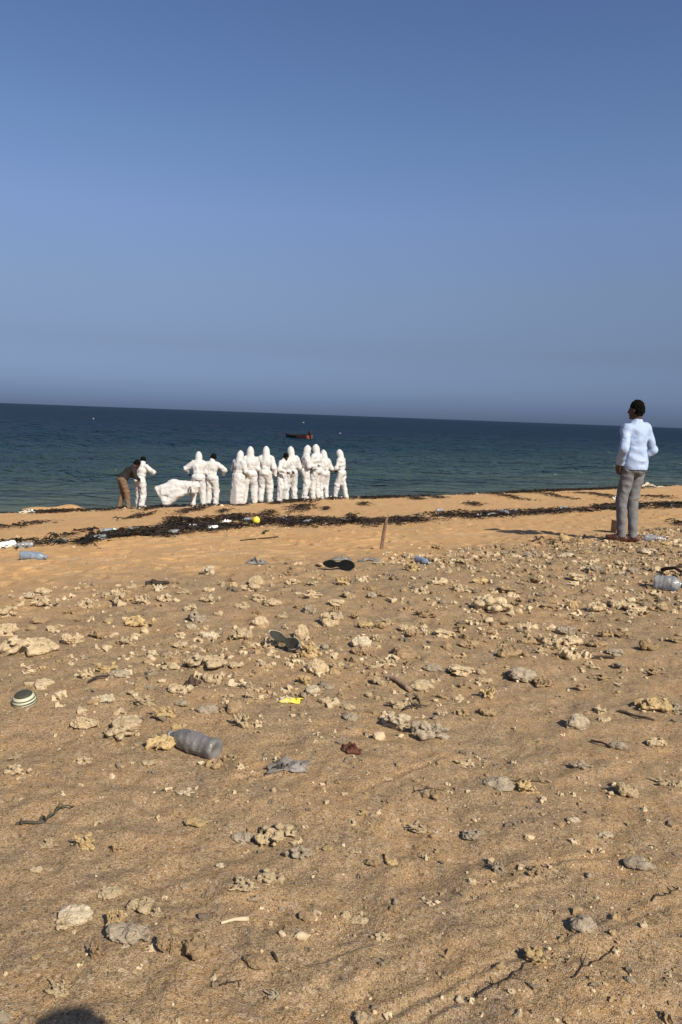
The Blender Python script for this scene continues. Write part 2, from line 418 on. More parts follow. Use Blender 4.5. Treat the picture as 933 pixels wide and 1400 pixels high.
# ------------------------------------------------------------------ coral stones
def unit(me):
    n = len(me.vertices); v = np.empty(n * 3, np.float32); me.vertices.foreach_get('co', v); v = v.reshape(-1, 3)
    lo = v.min(0); hi = v.max(0); v = (v - (lo + hi) / 2) / (hi - lo); v[:, 2] += .5
    me.vertices.foreach_set('co', v.ravel()); me.update(); return me
def rock_mesh(kind, seed, h=.056):
    r = np.random.default_rng(seed); off = r.random(3) * 30
    S = SDF((-1.2, -1.2, -.9), (1.2, 1.2, 1.0), h)
    if kind == 'smooth':
        S.ell((0, 0, 0), (.9, .7, .55), 0)
        for _ in range(3): S.ell(r.uniform(-.4, .4, 3) * (1, 1, .6), r.uniform(.4, .6, 3), .25)
        S.rough(lambda P: .20 * fbm3(P * 1.5 + off, 3) + .09 * np.abs(noise3(P * 3.1 + off)) + .035 * noise3(P * 9), .5)
    elif kind == 'lump':
        for _ in range(7): S.ell(r.uniform(-.55, .55, 3) * (1, .8, .6), r.uniform(.28, .5, 3), .12)
        S.rough(lambda P: .16 * fbm3(P * 2.2 + off, 2) + .15 * np.abs(noise3(P * 5.5 + off)) + .07 * noise3(P * 10), .6)
        for _ in range(16):
            d = r.normal(size=3); d /= np.linalg.norm(d); d[2] = abs(d[2]); q = r.uniform(.07, .17)
            S.ell(d * (.72, .6, .5), (q, q, q * 1.4), .05, 'sub')
    elif kind == 'brain':
        S.ell((0, 0, 0), (.85, .75, .6), 0)
        for _ in range(26):
            d = r.normal(size=3); d /= np.linalg.norm(d); q = r.uniform(.14, .26)
            S.ell(d * (.75, .66, .52), (q, q, q), .04)
        S.rough(lambda P: .12 * fbm3(P * 4.5 + off, 3), .3)
    elif kind == 'branch':
        S.ell((0, 0, -.15), (.6, .5, .3), 0)
        for _ in range(22):
            a = r.uniform(-.5, .5, 3) * (1, .9, .4); d = r.normal(size=3); d[2] = abs(d[2]) * 1.1; d /= np.linalg.norm(d)
            b_ = a + d * r.uniform(.3, .6); q = r.uniform(.09, .16)
            S.cone(a, b_, q, q * .75, .05)
            d2 = d + r.normal(size=3) * .8; d2 /= np.linalg.norm(d2)
            S.cone(b_, b_ + d2 * .18, q * .8, q * .6, .04)
        for _ in range(14):
            q = r.uniform(.08, .2); S.ell(r.uniform(-.7, .7, 3) * (1, 1, .6), (q, q, q), .04, 'sub')
        S.rough(lambda P: .06 * fbm3(P * 5 + off, 2), .3)
    elif kind == 'flat':
        S.ell((0, 0, 0), (.95, .7, .32), 0)
        for _ in range(4): S.ell(r.uniform(-.5, .5, 3) * (1, .8, .2), (.4, .35, .25), .1)
        S.rough(lambda P: .24 * fbm3(P * 2.3 + off, 3) + .10 * np.abs(noise3(P * 5 + off)) + .05 * noise3(P * 10), .5)
        for _ in range(7):
            q = r.uniform(.06, .15); S.ell((*r.uniform(-.7, .7, 2), .3), (q, q, q), .05, 'sub')
    elif kind == 'long':
        x = -.85
        while x < .85:
            q = r.uniform(.17, .32); S.ell((x, r.uniform(-.15, .15), r.uniform(-.08, .12)), (q * 1.2, q, q), .08); x += r.uniform(.14, .26)
        for _ in range(16):
            q = r.uniform(.08, .14); S.ell((r.uniform(-.9, .9), r.uniform(-.3, .3), r.uniform(0, .35)), (q, q, q), .03)
        S.rough(lambda P: .09 * fbm3(P * 4 + off, 2), .3)
        for _ in range(12):
            q = r.uniform(.06, .12); S.ell((r.uniform(-.8, .8), r.uniform(-.3, .3), .2), (q, q, q * 1.4), .03, 'sub')
    elif kind == 'pile':
        for _ in range(30):
            q = r.uniform(.08, .22); a = r.normal(size=2) * (.42, .34)
            S.ell((a[0], a[1], r.uniform(-.2, .25) - .2 * np.hypot(*a)), r.uniform(.7, 1.3, 3) * q, .02)
        S.rough(lambda P: .09 * fbm3(P * 4.5 + off, 2), .3)
    me = unit(S.mesh('coral_stone')); me.polygons.foreach_set('use_smooth', np.zeros(len(me.polygons), bool)); return me
PROTO = {}
for kd, n in (('smooth', 5), ('lump', 7), ('brain', 3), ('branch', 6), ('flat', 5), ('long', 4), ('pile', 6)):
    PROTO[kd] = [rock_mesh(kd, 100 + 17 * j + len(kd) * 3) for j in range(n)]
def stone_material(name, a, b_, c_, rand=.16):
    m = mat(name, a, .9, b_, 3.2, .9, 20, spec=.15, rand=rand, detail=6)
    N, Lk = nodes_of(m); P = N['Principled BSDF']
    base = P.inputs['Base Color'].links[0].from_socket
    t = [n for n in N if n.type == 'TEX_COORD'][0]
    n2 = N.new('ShaderNodeTexNoise'); n2.inputs['Scale'].default_value = 11; n2.inputs['Detail'].default_value = 4; Lk.new(t.outputs['Object'], n2.inputs['Vector'])
    r = N.new('ShaderNodeValToRGB'); r.color_ramp.elements[0].position = .56; r.color_ramp.elements[1].position = .72; Lk.new(n2.outputs['Fac'], r.inputs[0])
    x = N.new('ShaderNodeMix'); x.data_type = 'RGBA'; Lk.new(r.outputs[0], x.inputs[0]); Lk.new(base, x.inputs[6]); x.inputs[7].default_value = (*c_, 1)
    Lk.new(x.outputs[2], P.inputs['Base Color'])
    for n in N:
        if n.type == 'BUMP': n.inputs['Distance'].default_value = .016; n.inputs['Strength'].default_value = .6
    return m
STONE = {'pale': stone_material('coral_pale', (.52, .415, .26), (.38, .29, .17), (.21, .155, .09)),
         'tan': stone_material('coral_tan', (.38, .275, .155), (.27, .185, .10), (.15, .11, .065)),
         'grey': stone_material('coral_grey', (.40, .335, .24), (.28, .23, .16), (.17, .135, .09)),
         'yellow': stone_material('coral_yellow', (.52, .395, .20), (.38, .27, .13), (.24, .165, .085)),
         'white': stone_material('coral_white', (.56, .48, .34), (.43, .35, .23), (.30, .24, .15))}
for l_ in PROTO.values():
    for me in l_: me.materials.append(STONE['pale'])           # the colour itself is set on each stone
def rock_data(kind, tone, k):
    return PROTO[kind][k % len(PROTO[kind])]
STONES_XY = []
def put_stone(p, wm, zm, kind, tone, k, rz, label, group, dm=None, sink=.22):
    o = bpy.data.objects.new('coral_stone', rock_data(kind, tone, k)); COL.objects.link(o)
    o.material_slots[0].link = 'OBJECT'; o.material_slots[0].material = STONE[tone]
    o.location = (p[0], p[1], p[2] - zm * sink); o.rotation_euler = (0, 0, rz); o.scale = (wm, dm or wm * .75, zm)
    tag(o, label, 'stone', group); return o
DENSE = 'coral stones strewn over the rubble band'
# px, py (centre), width, height, shape, colour, label
K = [
 (37,885,80,26,'long','pale','long pale knobbly coral ridge at the left edge of the beach'),
 (100,872,30,22,'lump','pale','pale round coral lump just right of the long coral ridge'),
 (189,850,46,25,'pile','yellow','yellowish heap of branching coral above the left rubble'),
 (175,875,28,18,'branch','pale','branching coral piece below the yellowish coral heap'),
 (262,857,16,11,'smooth','white','small smooth white stone left of a flat pale slab'),
 (286,868,28,13,'flat','white','flat whitish coral slab right of the small white stone'),
 (270,842,25,20,'lump','grey',None),(299,839,14,11,'lump','pale',None),(246,884,20,7,'flat','pale',None),
 (61,929,26,15,'smooth','pale','pale wedge-shaped stone above the striped float'),
 (147,915,30,21,'branch','yellow','yellow coral lump beside a grey one with a long stick shadow'),
 (163,923,28,16,'smooth','grey','grey rounded stone leaning against yellow coral lump'),
 (281,908,56,22,'long','pale','wide pale coral chunk with a deep shadow, left of the upturned sandal'),
 (232,912,22,11,'lump','pale',None),
 (199,953,36,19,'branch','pale','spiky pale coral piece above the orange-yellow coral'),
 (143,958,28,9,'flat','white','thin flat white coral flake left of spiky coral'),
 (181,946,17,10,'lump','pale',None),(246,946,34,6,'long','pale','low twig-like line of coral right of the spiky piece'),
 (223,974,34,25,'branch','yellow','orange-yellow knobbly coral just above the grey bottle'),
 (284,970,32,17,'smooth','grey','smooth grey stone up right of the grey bottle'),
 (249,962,20,8,'smooth','grey','small flat grey stone above the bottle'),
 (173,985,40,28,'smooth','pale','large pale angular stone left of the orange-yellow coral'),
 (115,988,38,11,'flat','pale','low pale slab half buried left of the angular stone'),
 (166,1004,46,11,'pile','pale','row of small coral bits in front of the angular stone'),
 (221,1018,46,26,'flat','yellow','cream and brown striped coral slab leaning on the grey bottle'),
 (8,839,38,15,'pile','pale',None),(60,826,42,13,'pile','pale',None),(122,826,36,11,'pile','pale',None),(8,855,24,10,'lump','pale',None),(110,845,14,9,'lump','tan',None),
 (333,826,16,11,'lump','pale',None),(373,823,24,13,'smooth','pale',None),
 (356,850,24,18,'smooth','pale','smooth pale egg-shaped stone left of the pitted coral ball'),
 (451,847,26,24,'lump','pale','pitted round coral ball with a long shadow to its left'),
 (499,855,24,9,'flat','yellow','flat cream coral flake beside a small yellow stone'),(521,856,16,13,'smooth','yellow','small yellowish stone right of the cream flake'),
 (494,877,28,21,'smooth','white','smooth white faceted stone in the middle of the rubble'),
 (412,866,20,24,'smooth','pale','upright pale stone behind the upturned sandal'),
 (424,887,34,30,'branch','yellow','yellow branching coral the upturned sandal rests on'),
 (433,912,32,29,'brain','pale','big pale bumpy coral ball below the upturned sandal'),
 (460,912,22,16,'lump','pale',None),(441,884,18,14,'lump','grey',None),
 (551,890,36,23,'smooth','tan','large smooth brown stone right of the white faceted stone'),
 (566,867,24,16,'lump','tan',None),(529,849,20,14,'branch','pale',None),(607,864,30,17,'lump','pale',None),(582,839,26,14,'branch','tan',None),
 (592,911,28,13,'smooth','grey','dark grey smooth stone below the large brown stone'),
 (531,904,24,16,'branch','pale',None),(512,911,18,12,'lump','pale',None),
 (340,937,28,19,'branch','pale','ring-shaped coral with a hollow middle left of the yellow scrap'),
 (343,951,20,14,'branch','pale','small coral bit in front of the ring-shaped coral'),
 (576,935,34,21,'smooth','pale','round pale lump right of the driftwood log'),
 (518,932,18,14,'lump','pale','small coral knob left of the driftwood log'),
 (450,936,15,11,'smooth','grey',None),
 (446,959,20,8,'flat','pale','flat pale flake left of a rounded tan stone'),(476,964,20,13,'smooth','pale','rounded tan stone right of a flat pale flake'),
 (392,955,28,8,'pile','white','whitish coral crumbs beside the yellow plastic scrap'),
 (549,962,34,19,'branch','pale','loose branching coral beside dark twigs'),
 (322,912,24,10,'flat','pale',None),(358,909,24,12,'pile','pale',None),(341,881,24,13,'branch','pale',None),
 (313,951,14,10,'lump','pale',None),(606,954,18,11,'lump','tan',None),
 (592,1006,60,8,'pile','grey','long low line of dark coral crumbs across the middle sand'),
 (677,829,68,21,'pile','pale','wide heap of pale coral rubble right of the centre'),
 (752,828,26,15,'lump','tan',None),(783,826,15,14,'smooth','yellow','small round yellow stone in the right rubble'),(821,829,40,20,'pile','pale',None),(868,831,28,18,'lump','pale',None),
 (684,851,26,13,'smooth','tan',None),(773,858,30,18,'lump','grey',None),(828,863,24,20,'branch','tan',None),(851,866,22,9,'flat','tan',None),
 (887,885,26,21,'lump','tan','dark-sided upright coral lump near the right edge'),
 (778,876,36,17,'flat','pale','flat pale coral wedge with a shaded underside'),
 (749,878,30,25,'branch','pale','tall branching coral left of the flat pale wedge'),
 (722,876,28,15,'lump','tan',None),(700,894,42,15,'long','tan','long low brown coral with a dark hollow'),
 (739,890,16,14,'branch','pale',None),(841,891,24,15,'lump','grey',None),(816,881,30,13,'flat','tan',None),
 (715,921,40,26,'brain','grey','large grey-brown ridged coral ball on the right'),
 (746,932,30,17,'branch','tan','loose coral fragments right of the ridged coral ball'),
 (811,910,20,12,'branch','pale',None),(825,923,20,13,'branch','tan',None),(848,908,20,12,'lump','grey',None),
 (630,918,36,17,'lump','pale','pale lumpy coral left of the ridged coral ball'),(640,880,28,11,'flat','tan',None),(662,928,24,10,'flat','pale',None),
 (893,965,46,19,'flat','yellow','pale flat yellowish rock near the right edge'),(924,968,22,18,'branch','grey','dark knobbly coral right of the flat yellowish rock'),
 (788,988,32,26,'smooth','grey','smooth pale grey stone with a hooked shadow to its left'),
 (821,970,20,15,'branch','pale','hollow coral bit up right of the smooth grey stone'),(825,984,22,8,'flat','pale','flat flakes right of the smooth grey stone'),
 (845,1021,24,17,'smooth','grey','grey stone at the end of a dark stick-like shadow strip'),
 (798,938,20,12,'lump','tan',None),(895,916,24,13,'branch','tan',None),(627,955,16,13,'smooth','pale',None),(633,974,26,11,'pile','tan',None),(667,977,26,11,'flat','tan',None),
 (924,876,20,12,'lump','tan',None),(898,1014,28,10,'flat','pale','flat pale coral at the right edge above the grey stone'),
 (22,1036,20,12,'branch','pale','small coral bit at the left edge below the striped float'),(23,1057,40,9,'pile','pale','scatter of coral crumbs at the left edge'),
 (116,1036,30,9,'pile','pale','small pale coral crumbs left of the grey bottle'),(204,1046,20,8,'flat','pale','flat pale flake below the coral slab by the bottle'),
 (256,1081,30,9,'pile','white','white coral crumbs below the grey bottle'),(269,1123,30,14,'flat','yellow','yellowish half-buried coral below the white crumbs'),
 (66,1151,26,18,'branch','pale','small coral left of the bright branching coral'),(118,1149,36,32,'branch','yellow','bright cream branching coral standing alone at lower left'),(164,1159,26,22,'branch','tan','broken coral right of the bright branching coral'),
 (50,1190,18,12,'lump','pale','small pale lump below the bright branching coral'),(301,1184,13,9,'smooth','white','tiny white stone in the lower left sand'),(252,1212,9,9,'branch','white','tiny pointed white coral bit'),
 (382,1137,62,15,'pile','pale','line of pale coral knobs in the lower middle sand'),(333,1139,34,14,'flat','grey','flat grey stone left of the line of coral knobs'),
 (412,1166,44,16,'pile','grey','ribbed grey coral fan lying flat'),(448,1162,14,10,'flat','yellow','small yellow flake right of the ribbed coral fan'),
 (338,1217,40,24,'branch','pale','branching coral crumbs, lower of two together'),(366,1203,44,16,'pile','pale','branching coral crumbs, upper of two together'),
 (496,1114,14,13,'branch','yellow','small yellow pointed coral bit'),(572,1127,34,15,'branch','pale','loose pale coral bits in a short row'),
 (589,1089,24,17,'lump','tan','dark upright shell-like lump in the middle sand'),
 (509,1175,22,12,'lump','tan','sandy coral knob beside a yellow flake'),(537,1174,20,12,'flat','yellow','yellowish flake beside a sandy coral knob'),(483,1164,18,11,'branch','pale','small branched bit right of the small yellow flake'),
 (529,1067,16,7,'flat','pale','tiny pale flake right of the grey cloth rag'),
 (682,1070,42,23,'smooth','grey','grey-tan stone with a dark round shadow'),(721,1076,34,26,'branch','yellow','yellowish coral right of the stone with round shadow'),
 (857,1081,30,27,'lump','pale','chunky pale stone with two dark shadows at right'),
 (794,1051,32,12,'pile','grey','grey coral crumbs left above the chunky pale stone'),
 (905,1068,28,16,'branch','pale','pale coral near the right edge'),(926,1073,18,16,'lump','pale','pale lump cut by the right edge'),
 (784,1122,18,11,'smooth','white','small white stone left of a brighter white one'),(828,1138,20,12,'flat','white','bright white flake in the right sand'),
 (635,1041,28,14,'branch','pale','pale crumbly coral in the middle sand'),
 (647,1140,32,9,'flat','grey','flat grey stone in the middle right sand'),(679,1185,20,32,'branch','grey','upright grey ribbed coral bit'),(734,1195,30,16,'pile','tan','sandy coral crumbs right of the ribbed bit'),
 (873,1182,38,17,'smooth','grey','flat grey stone beside a drag line at right'),
 (103,1249,46,27,'smooth','white','big pale oval stone at lower left'),
 (150,1224,34,14,'flat','pale','half-buried pale slab above the coral cluster at lower left'),
 (161,1253,30,32,'branch','yellow','upright coral stub left in the lower left cluster'),(191,1240,36,24,'lump','pale','coral lump at the top right of the lower left cluster'),(214,1252,18,18,'branch','pale','small knob at the right end of the lower left cluster'),
 (176,1279,66,26,'flat','grey','large flat grey coral at the base of the lower left cluster'),(133,1304,24,34,'branch','tan','sandy coral tail below the lower left cluster'),
 (232,1297,34,32,'lump','tan','sand-covered lump left of a larger one at the bottom'),(272,1301,50,38,'lump','tan','large sand-covered lump at the bottom'),
 (78,1347,36,24,'branch','pale','crooked pale coral shard at the bottom left'),(97,1334,24,9,'flat','tan','thin flake above the crooked shard'),
 (93,1265,40,8,'pile','pale','small flakes below the big pale oval stone'),(5,1387,22,20,'smooth','grey','grey stone in the bottom left corner'),
 (180,1397,24,14,'branch','pale','pale coral at the bottom edge'),(50,1306,14,8,'flat','yellow','tiny yellow flake below the big oval stone'),
 (421,1254,26,15,'smooth','tan','dark-edged tan stone in the bottom middle'),(473,1252,15,12,'smooth','pale','small stone left of a thin pale flake'),(491,1255,24,9,'flat','pale','thin pale flake right of a small stone'),
 (523,1281,32,9,'pile','pale','pale curved coral crumbs in the bottom middle'),(539,1246,14,13,'smooth','tan','sandy knob in the bottom middle'),
 (350,1317,34,17,'smooth','tan','half-buried tan stone beside a short dark stick'),(373,1361,24,17,'branch','grey','grey crumbly coral near the bottom edge'),(497,1389,28,14,'lump','pale','pale pitted coral at the bottom edge'),
 (796,1266,36,27,'smooth','grey','round grey stone with a black shadow at lower right'),(735,1305,44,32,'branch','yellow','bright branching coral at lower right'),
 (861,1344,14,10,'smooth','grey','small grey stone on the drag line at lower right'),
 # the dense band
 (342,804,28,17,'lump','pale',None),(373,822,18,12,'smooth','pale',None),(426,815,28,17,'branch','pale',None),(476,814,20,15,'lump','pale',None),(509,814,14,11,'smooth','grey',None),(523,813,20,12,'lump','tan',None),
 (426,799,18,12,'lump','pale',None),(468,794,22,18,'branch','yellow',None),(599,795,26,15,'lump','pale',None),(564,776,22,18,'branch','yellow',None),(576,807,28,14,'pile','pale',None),(460,827,24,12,'lump','pale',None),
 (330,827,18,11,'lump','pale',None),(455,843,30,15,'flat','pale',None),(403,794,24,13,'pile','pale',None),(509,802,24,10,'flat','tan',None),
 (725,759,18,14,'lump','grey',None),(768,748,22,12,'branch','tan',None),(775,759,20,9,'smooth','white',None),(800,755,20,10,'flat','tan',None),(809,778,22,14,'lump','grey',None),(655,794,22,12,'flat','yellow',None),
 (695,805,34,19,'branch','tan',None),(634,803,30,15,'pile','pale',None),(735,794,26,13,'lump','tan',None),(789,789,26,13,'lump','pale',None),(662,762,30,18,'branch','tan',None),(632,766,22,12,'lump','pale',None),(677,748,24,12,'pile','tan',None),
 (850,769,22,11,'flat','pale',None),(866,778,18,12,'lump','grey',None),(903,778,24,12,'flat','pale',None),(875,816,26,13,'branch','pale',None),(846,826,30,18,'flat','pale',None),(784,843,22,12,'pile','tan',None),(900,832,24,14,'lump','tan',None),
 (179,805,16,12,'lump','pale',None),(146,814,20,10,'pile','pale',None),(252,809,22,12,'branch','pale',None),(286,817,32,17,'pile','pale',None),(229,817,30,13,'pile','pale',None),(886,754,24,11,'flat','white','whitish slab in front of the clear bottle by the man'),
 (600,748,20,10,'pile','tan',None),(560,760,22,10,'pile','pale',None),(520,770,20,10,'branch','pale',None),(440,772,18,9,'lump','pale',None),(395,782,18,9,'pile','tan',None),(900,757,20,10,'branch','tan',None),
]
def project(p):
    c = _CR.T @ np.array([p[0], p[1], p[2] - CAM_Z]); return 466.5 - F_PX * c[0] / c[2], 700 + F_PX * c[1] / c[2]
MARKS = [('the man in the light shirt', 861, 742), ('the leaning stake', 517, 752), ('the black sandal', 463, 781), ('the upturned sandal', 390, 889), ('the grey bottle', 262, 1024), ('the wide plastic jar', 914, 806),
         ('the white faceted stone', 494, 882), ('the large brown stone', 551, 896), ('the ridged coral ball', 715, 928), ('the pitted coral ball', 451, 853), ('the wide coral heap', 677, 834), ('the long coral ridge', 37, 892),
         ('the yellowish coral heap', 189, 857), ('the round yellow stone', 783, 830), ('the blue-labelled bottle', 578, 771), ('the striped float', 35, 962), ('the smooth grey stone', 788, 994)]
MARKS = [(n_, at(a_, b_)) for n_, a_, b_ in MARKS]
WORDS = {'smooth': 'rounded', 'lump': 'pitted', 'brain': 'bumpy', 'branch': 'branching', 'flat': 'flat', 'long': 'elongated', 'pile': 'crumbly'}
def compass(dx, dy):
    a, b_ = ('right' if dx > 0 else 'left'), ('beyond' if dy > 0 else 'before')
    return a + ' of' if abs(dx) > 2.4 * abs(dy) else b_ if abs(dy) > 2.4 * abs(dx) else b_ + ' and ' + a + ' of'
def where(p, kd, tn, wm):
    n_, q = min(MARKS, key=lambda m_: math.hypot(m_[1][0] - p[0], m_[1][1] - p[1])); dx, dy = p[0] - q[0], p[1] - q[1]
    cm = max(5, int(round(math.hypot(dx, dy) * 20)) * 5); side = compass(dx, dy)
    return '%s %s %s coral, %d cm %s %s' % ('small' if wm < .09 else 'larger', tn, WORDS[kd], cm, side, n_)
nK = 0; PLAN = []
for i, (px, py, wp, hp, kd, tn, lab) in enumerate(K):
    p = at(px, py + hp * .30); u = mpp(p)
    wm = wp * u * 1.06; zm = max(.32 * wm, (hp - .26 * wp) * u * 1.05) * (1.22 if py < 1030 or kd in ('smooth', 'lump') else .98)
    PLAN.append((p, wm, zm, kd, tn, i, random.uniform(-.35, .35) + (3.14 if i % 3 == 0 else 0), lab, wm * random.uniform(.6, .85))); STONES_XY.append((p[0], p[1], wm / 2)); nK += 1
n = 0; tries = 0
while n < 300 - nK and tries < 20000:
    tries += 1
    y = random.uniform(2.6, 15); x = random.uniform(-.47, .47) * y
    s = x * SHN[0] + y * SHN[1]
    if not (2.6 < s < 6.3): continue
    if random.random() > .35 + .65 * noise2(x * .8 + 3, y * .8): continue
    wm = random.choice((.06, .07, .09, .10, .12, .15)) * random.uniform(.8, 1.25)
    if any((x - a) ** 2 + (y - b_) ** 2 < (c_ + wm * .5) ** 2 for a, b_, c_ in STONES_XY): continue
    if math.hypot(x - 3.4, y - 9.2) < .35: continue
    kd = random.choice(('lump', 'branch', 'branch', 'flat', 'pile', 'long', 'smooth')); tn = random.choice(('pale', 'pale', 'tan', 'tan', 'grey', 'yellow', 'white'))
    PLAN.append(((x, y, float(ground_z(x, y))), wm, wm * random.uniform(.4, .75), kd, tn, random.randrange(7), random.uniform(0, 6.3), None, None)); STONES_XY.append((x, y, wm / 2)); n += 1
LABS = [q[7] or where(q[0], q[3], q[4], q[1]) for q in PLAN]
for q, lab in zip(PLAN, LABS):
    put_stone(q[0], q[1], q[2], q[3], q[4], q[5], q[6], lab, None if q[7] else DENSE, dm=q[8], sink=.20)
# the countless smaller bits: three lots by colour
def low(kind, seed, sb=2):
    r = np.random.default_rng(seed)
    import bmesh
    bm = bmesh.new(); bmesh.ops.create_icosphere(bm, subdivisions=sb, radius=1)
    v = np.array([q.co[:] for q in bm.verts]); f = np.array([[q.index for q in t.verts] for t in bm.faces]); bm.free()
    d = 1 + .35 * fbm3(v * 1.3 + r.random(3) * 20, 2) + (.35 if kind else .12) * noise3(v * 3.1 + r.random(3) * 9)
    v = v * d[:, None] * (1, r.uniform(.5, .9), r.uniform(.35, .75)); return v, f
LOW = [low(i % 3, 40 + i) for i in range(14)]; TINY = [low(i % 3, 80 + i, 1) for i in range(10)]
def chunk(kind, seed):
    me = rock_mesh(kind, seed, .35); v = np.empty(len(me.vertices) * 3, np.float32); me.vertices.foreach_get('co', v)
    q = np.empty(len(me.polygons) * 4, np.int32); me.polygons.foreach_get('vertices', q); q = q.reshape(-1, 4); bpy.data.meshes.remove(me)
    v = v.reshape(-1, 3) * (2, 1.5, 1.15) - (0, 0, .5)
    return v, np.concatenate([q[:, :3], q[:, [0, 2, 3]]])
CHUNK = [chunk(kd, 300 + 7 * i) for i, kd in enumerate(('branch', 'pile', 'lump', 'branch', 'long', 'pile', 'flat', 'branch', 'brain', 'lump', 'pile', 'long'))]
def scatter(name, pts, m, label):
    Vs, Fs, o = [], [], 0
    for (x, y, r) in pts:
        v, f = CHUNK[random.randrange(12)] if r > .0135 or (y < 4.5 and r > .0065) else (LOW[random.randrange(14)] if r > .006 else TINY[random.randrange(10)])
        a, b_ = random.uniform(0, 6.28), random.uniform(-.5, .5)
        ca, sa, cb, sb = math.cos(a), math.sin(a), math.cos(b_), math.sin(b_)
        M = np.array([[ca, -sa, 0], [sa, ca, 0], [0, 0, 1]]) @ np.array([[1, 0, 0], [0, cb, -sb], [0, sb, cb]])
        Vs.append((v * r) @ M.T + (x, y, float(0))); Fs.append(f + o); o += len(v)
    V = np.concatenate(Vs); Z = np.repeat(ground_z([p[0] for p in pts], [p[1] for p in pts]), [len(v) for v in Vs])
    rr = np.repeat([p[2] for p in pts], [len(v) for v in Vs])
    V[:, 2] += Z + rr * .15
    return obj(name, mesh_np(name, V, np.concatenate(Fs), False), m, kind='stuff', label=label, category='rubble')
lots = ([], [], [])
def field(num, y0, y1, s0, s1, r0, r1, clump, wide=.62):
    k = 0
    while k < num:
        y = (random.random() * (y1 * y1 - y0 * y0) + y0 * y0) ** .5; x = random.uniform(-wide, wide) * y
        s = x * SHN[0] + y * SHN[1]
        if not s0 < s < s1: continue
        dn = noise2(x * .9 + 11, y * .9) + .6 * noise2(x * 3, y * 3)
        if random.random() > clump + .5 * dn: continue
        r = r0 * (r1 / r0) ** (random.random() ** 1.6)
        lots[random.choice((0, 0, 1, 1, 2))].append((x, y, r)); k += 1
field(900, 3.2, 15, 2.4, 6.2, .0137, .042, .45)
field(350, 1.3, 5, .8, 4.5, .008, .020, .45)
field(2300, 3.4, 16, 3.2, 6.4, .0137, .044, .30)
field(2500, 3.0, 16, 3.0, 6.5, .006, .0134, .40)
field(1500, 1.2, 5, 0, 5, .004, .018, .5)
field(2600, 1.2, 3.6, 0, 4, .002, .007, .5)
field(500, 7, 30, 6.2, 11, .008, .03, .3)
field(380, 12, 40, 9.7, 11.2, .015, .05, .5)
field(420, 14, 44, 20.0, 20.95, .02, .075, .4)
for l_, tn in zip(lots, ('pale', 'tan', 'grey')):
    scatter('coral_rubble', l_, stone_material('rubble_' + tn, *{'pale': ((.52, .42, .27), (.40, .31, .19), (.27, .20, .115)), 'tan': ((.32, .23, .125), (.22, .155, .085), (.15, .11, .065)), 'grey': ((.24, .19, .13), (.15, .12, .085), (.09, .07, .05))}[tn], rand=0),
            {'pale': 'pale coral and shell crumbs scattered all over the beach', 'tan': 'sandy brown coral crumbs scattered all over the beach', 'grey': 'dark grey coral and grit crumbs scattered over the beach'}[tn])
# ------------------------------------------------------------------ people
v3 = lambda *a: np.array(a, float)
def nrm(a): return a / (np.linalg.norm(a) + 1e-9)
def ik(a, b, l1, l2, pole):
    d = b - a; L = min(np.linalg.norm(d), (l1 + l2) * .998); n = nrm(d)
    x = (l1 * l1 - l2 * l2 + L * L) / (2 * L); h = math.sqrt(max(l1 * l1 - x * x, 0))
    p = pole - (pole @ n) * n
    return a + n * x + nrm(p) * h, a + n * L
def rotx(a): c, s = math.cos(a), math.sin(a); return np.array([[1, 0, 0], [0, c, -s], [0, s, c]])
def rotz(a): c, s = math.cos(a), math.sin(a); return np.array([[c, -s, 0], [s, c, 0], [0, 0, 1]])
def roty(a): c, s = math.cos(a), math.sin(a); return np.array([[c, 0, s], [0, 1, 0], [-s, 0, c]])
def skeleton(lean=.05, side=0, twist=0, head=(0, 0), feet=((-.12, 0, .15), (.12, 0, -.15)), wl=(-.27, .06, .84), wr=(.27, .06, .84),
             pl=(-.5, -1, 0), pr=(.5, -1, 0), hip=(0, 0, .93), lift=(0, 0), hl=None, hr=None):
    J = {}; hip = v3(*hip); T = rotz(twist) @ roty(side) @ rotx(-lean)
    J['pel'] = hip; J['T'] = T
    for k, p in (('belly', (0, .01, .13)), ('chest', (0, 0, .33)), ('neck', (0, -.01, .50)), ('sl', (-.168, 0, .435)), ('sr', (.168, 0, .435))): J[k] = hip + T @ v3(*p)
    Rh = rotz(twist + head[0]) @ rotx(-(lean * .75 + head[1])) @ roty(side * .5); J['Rh'] = Rh
    J['head'] = J['neck'] + T @ v3(0, .01, .06) + Rh @ v3(0, .02, .105)
    for k, sg, f, lf in (('l', -1, feet[0], lift[0]), ('r', 1, feet[1], lift[1])):
        h = hip + rotz(twist * .5) @ v3(sg * .09, 0, 0); J['h' + k] = h
        an = v3(f[0], f[1], .085 + lf); d = rotz(f[2]) @ v3(0, 1, 0)
        kn, an = ik(h, an, .43, .43, d + v3(0, .3, 0)); J['k' + k] = kn; J['a' + k] = an; J['f' + k] = d
    for k, w, p, s in (('l', wl, pl, 'sl'), ('r', wr, pr, 'sr')):
        e_, w_ = ik(J[s], v3(*w), .295, .265, v3(*p)); J['e' + k] = e_; J['w' + k] = w_
    J['dl'] = nrm(v3(*hl)) if hl else nrm(J['wl'] - J['el']); J['dr'] = nrm(v3(*hr)) if hr else nrm(J['wr'] - J['er'])
    return J
def bounds(J, m=.16):
    P = np.array([v for k, v in J.items() if v.shape == (3,) and k[0] not in 'fd'] + [J['wl'] + J['dl'] * .2, J['wr'] + J['dr'] * .2, J['al'] + J['fl'] * .2, J['ar'] + J['fr'] * .2])
    lo = P.min(0) - m; hi = P.max(0) + m; lo[2] = -.04; return lo, hi
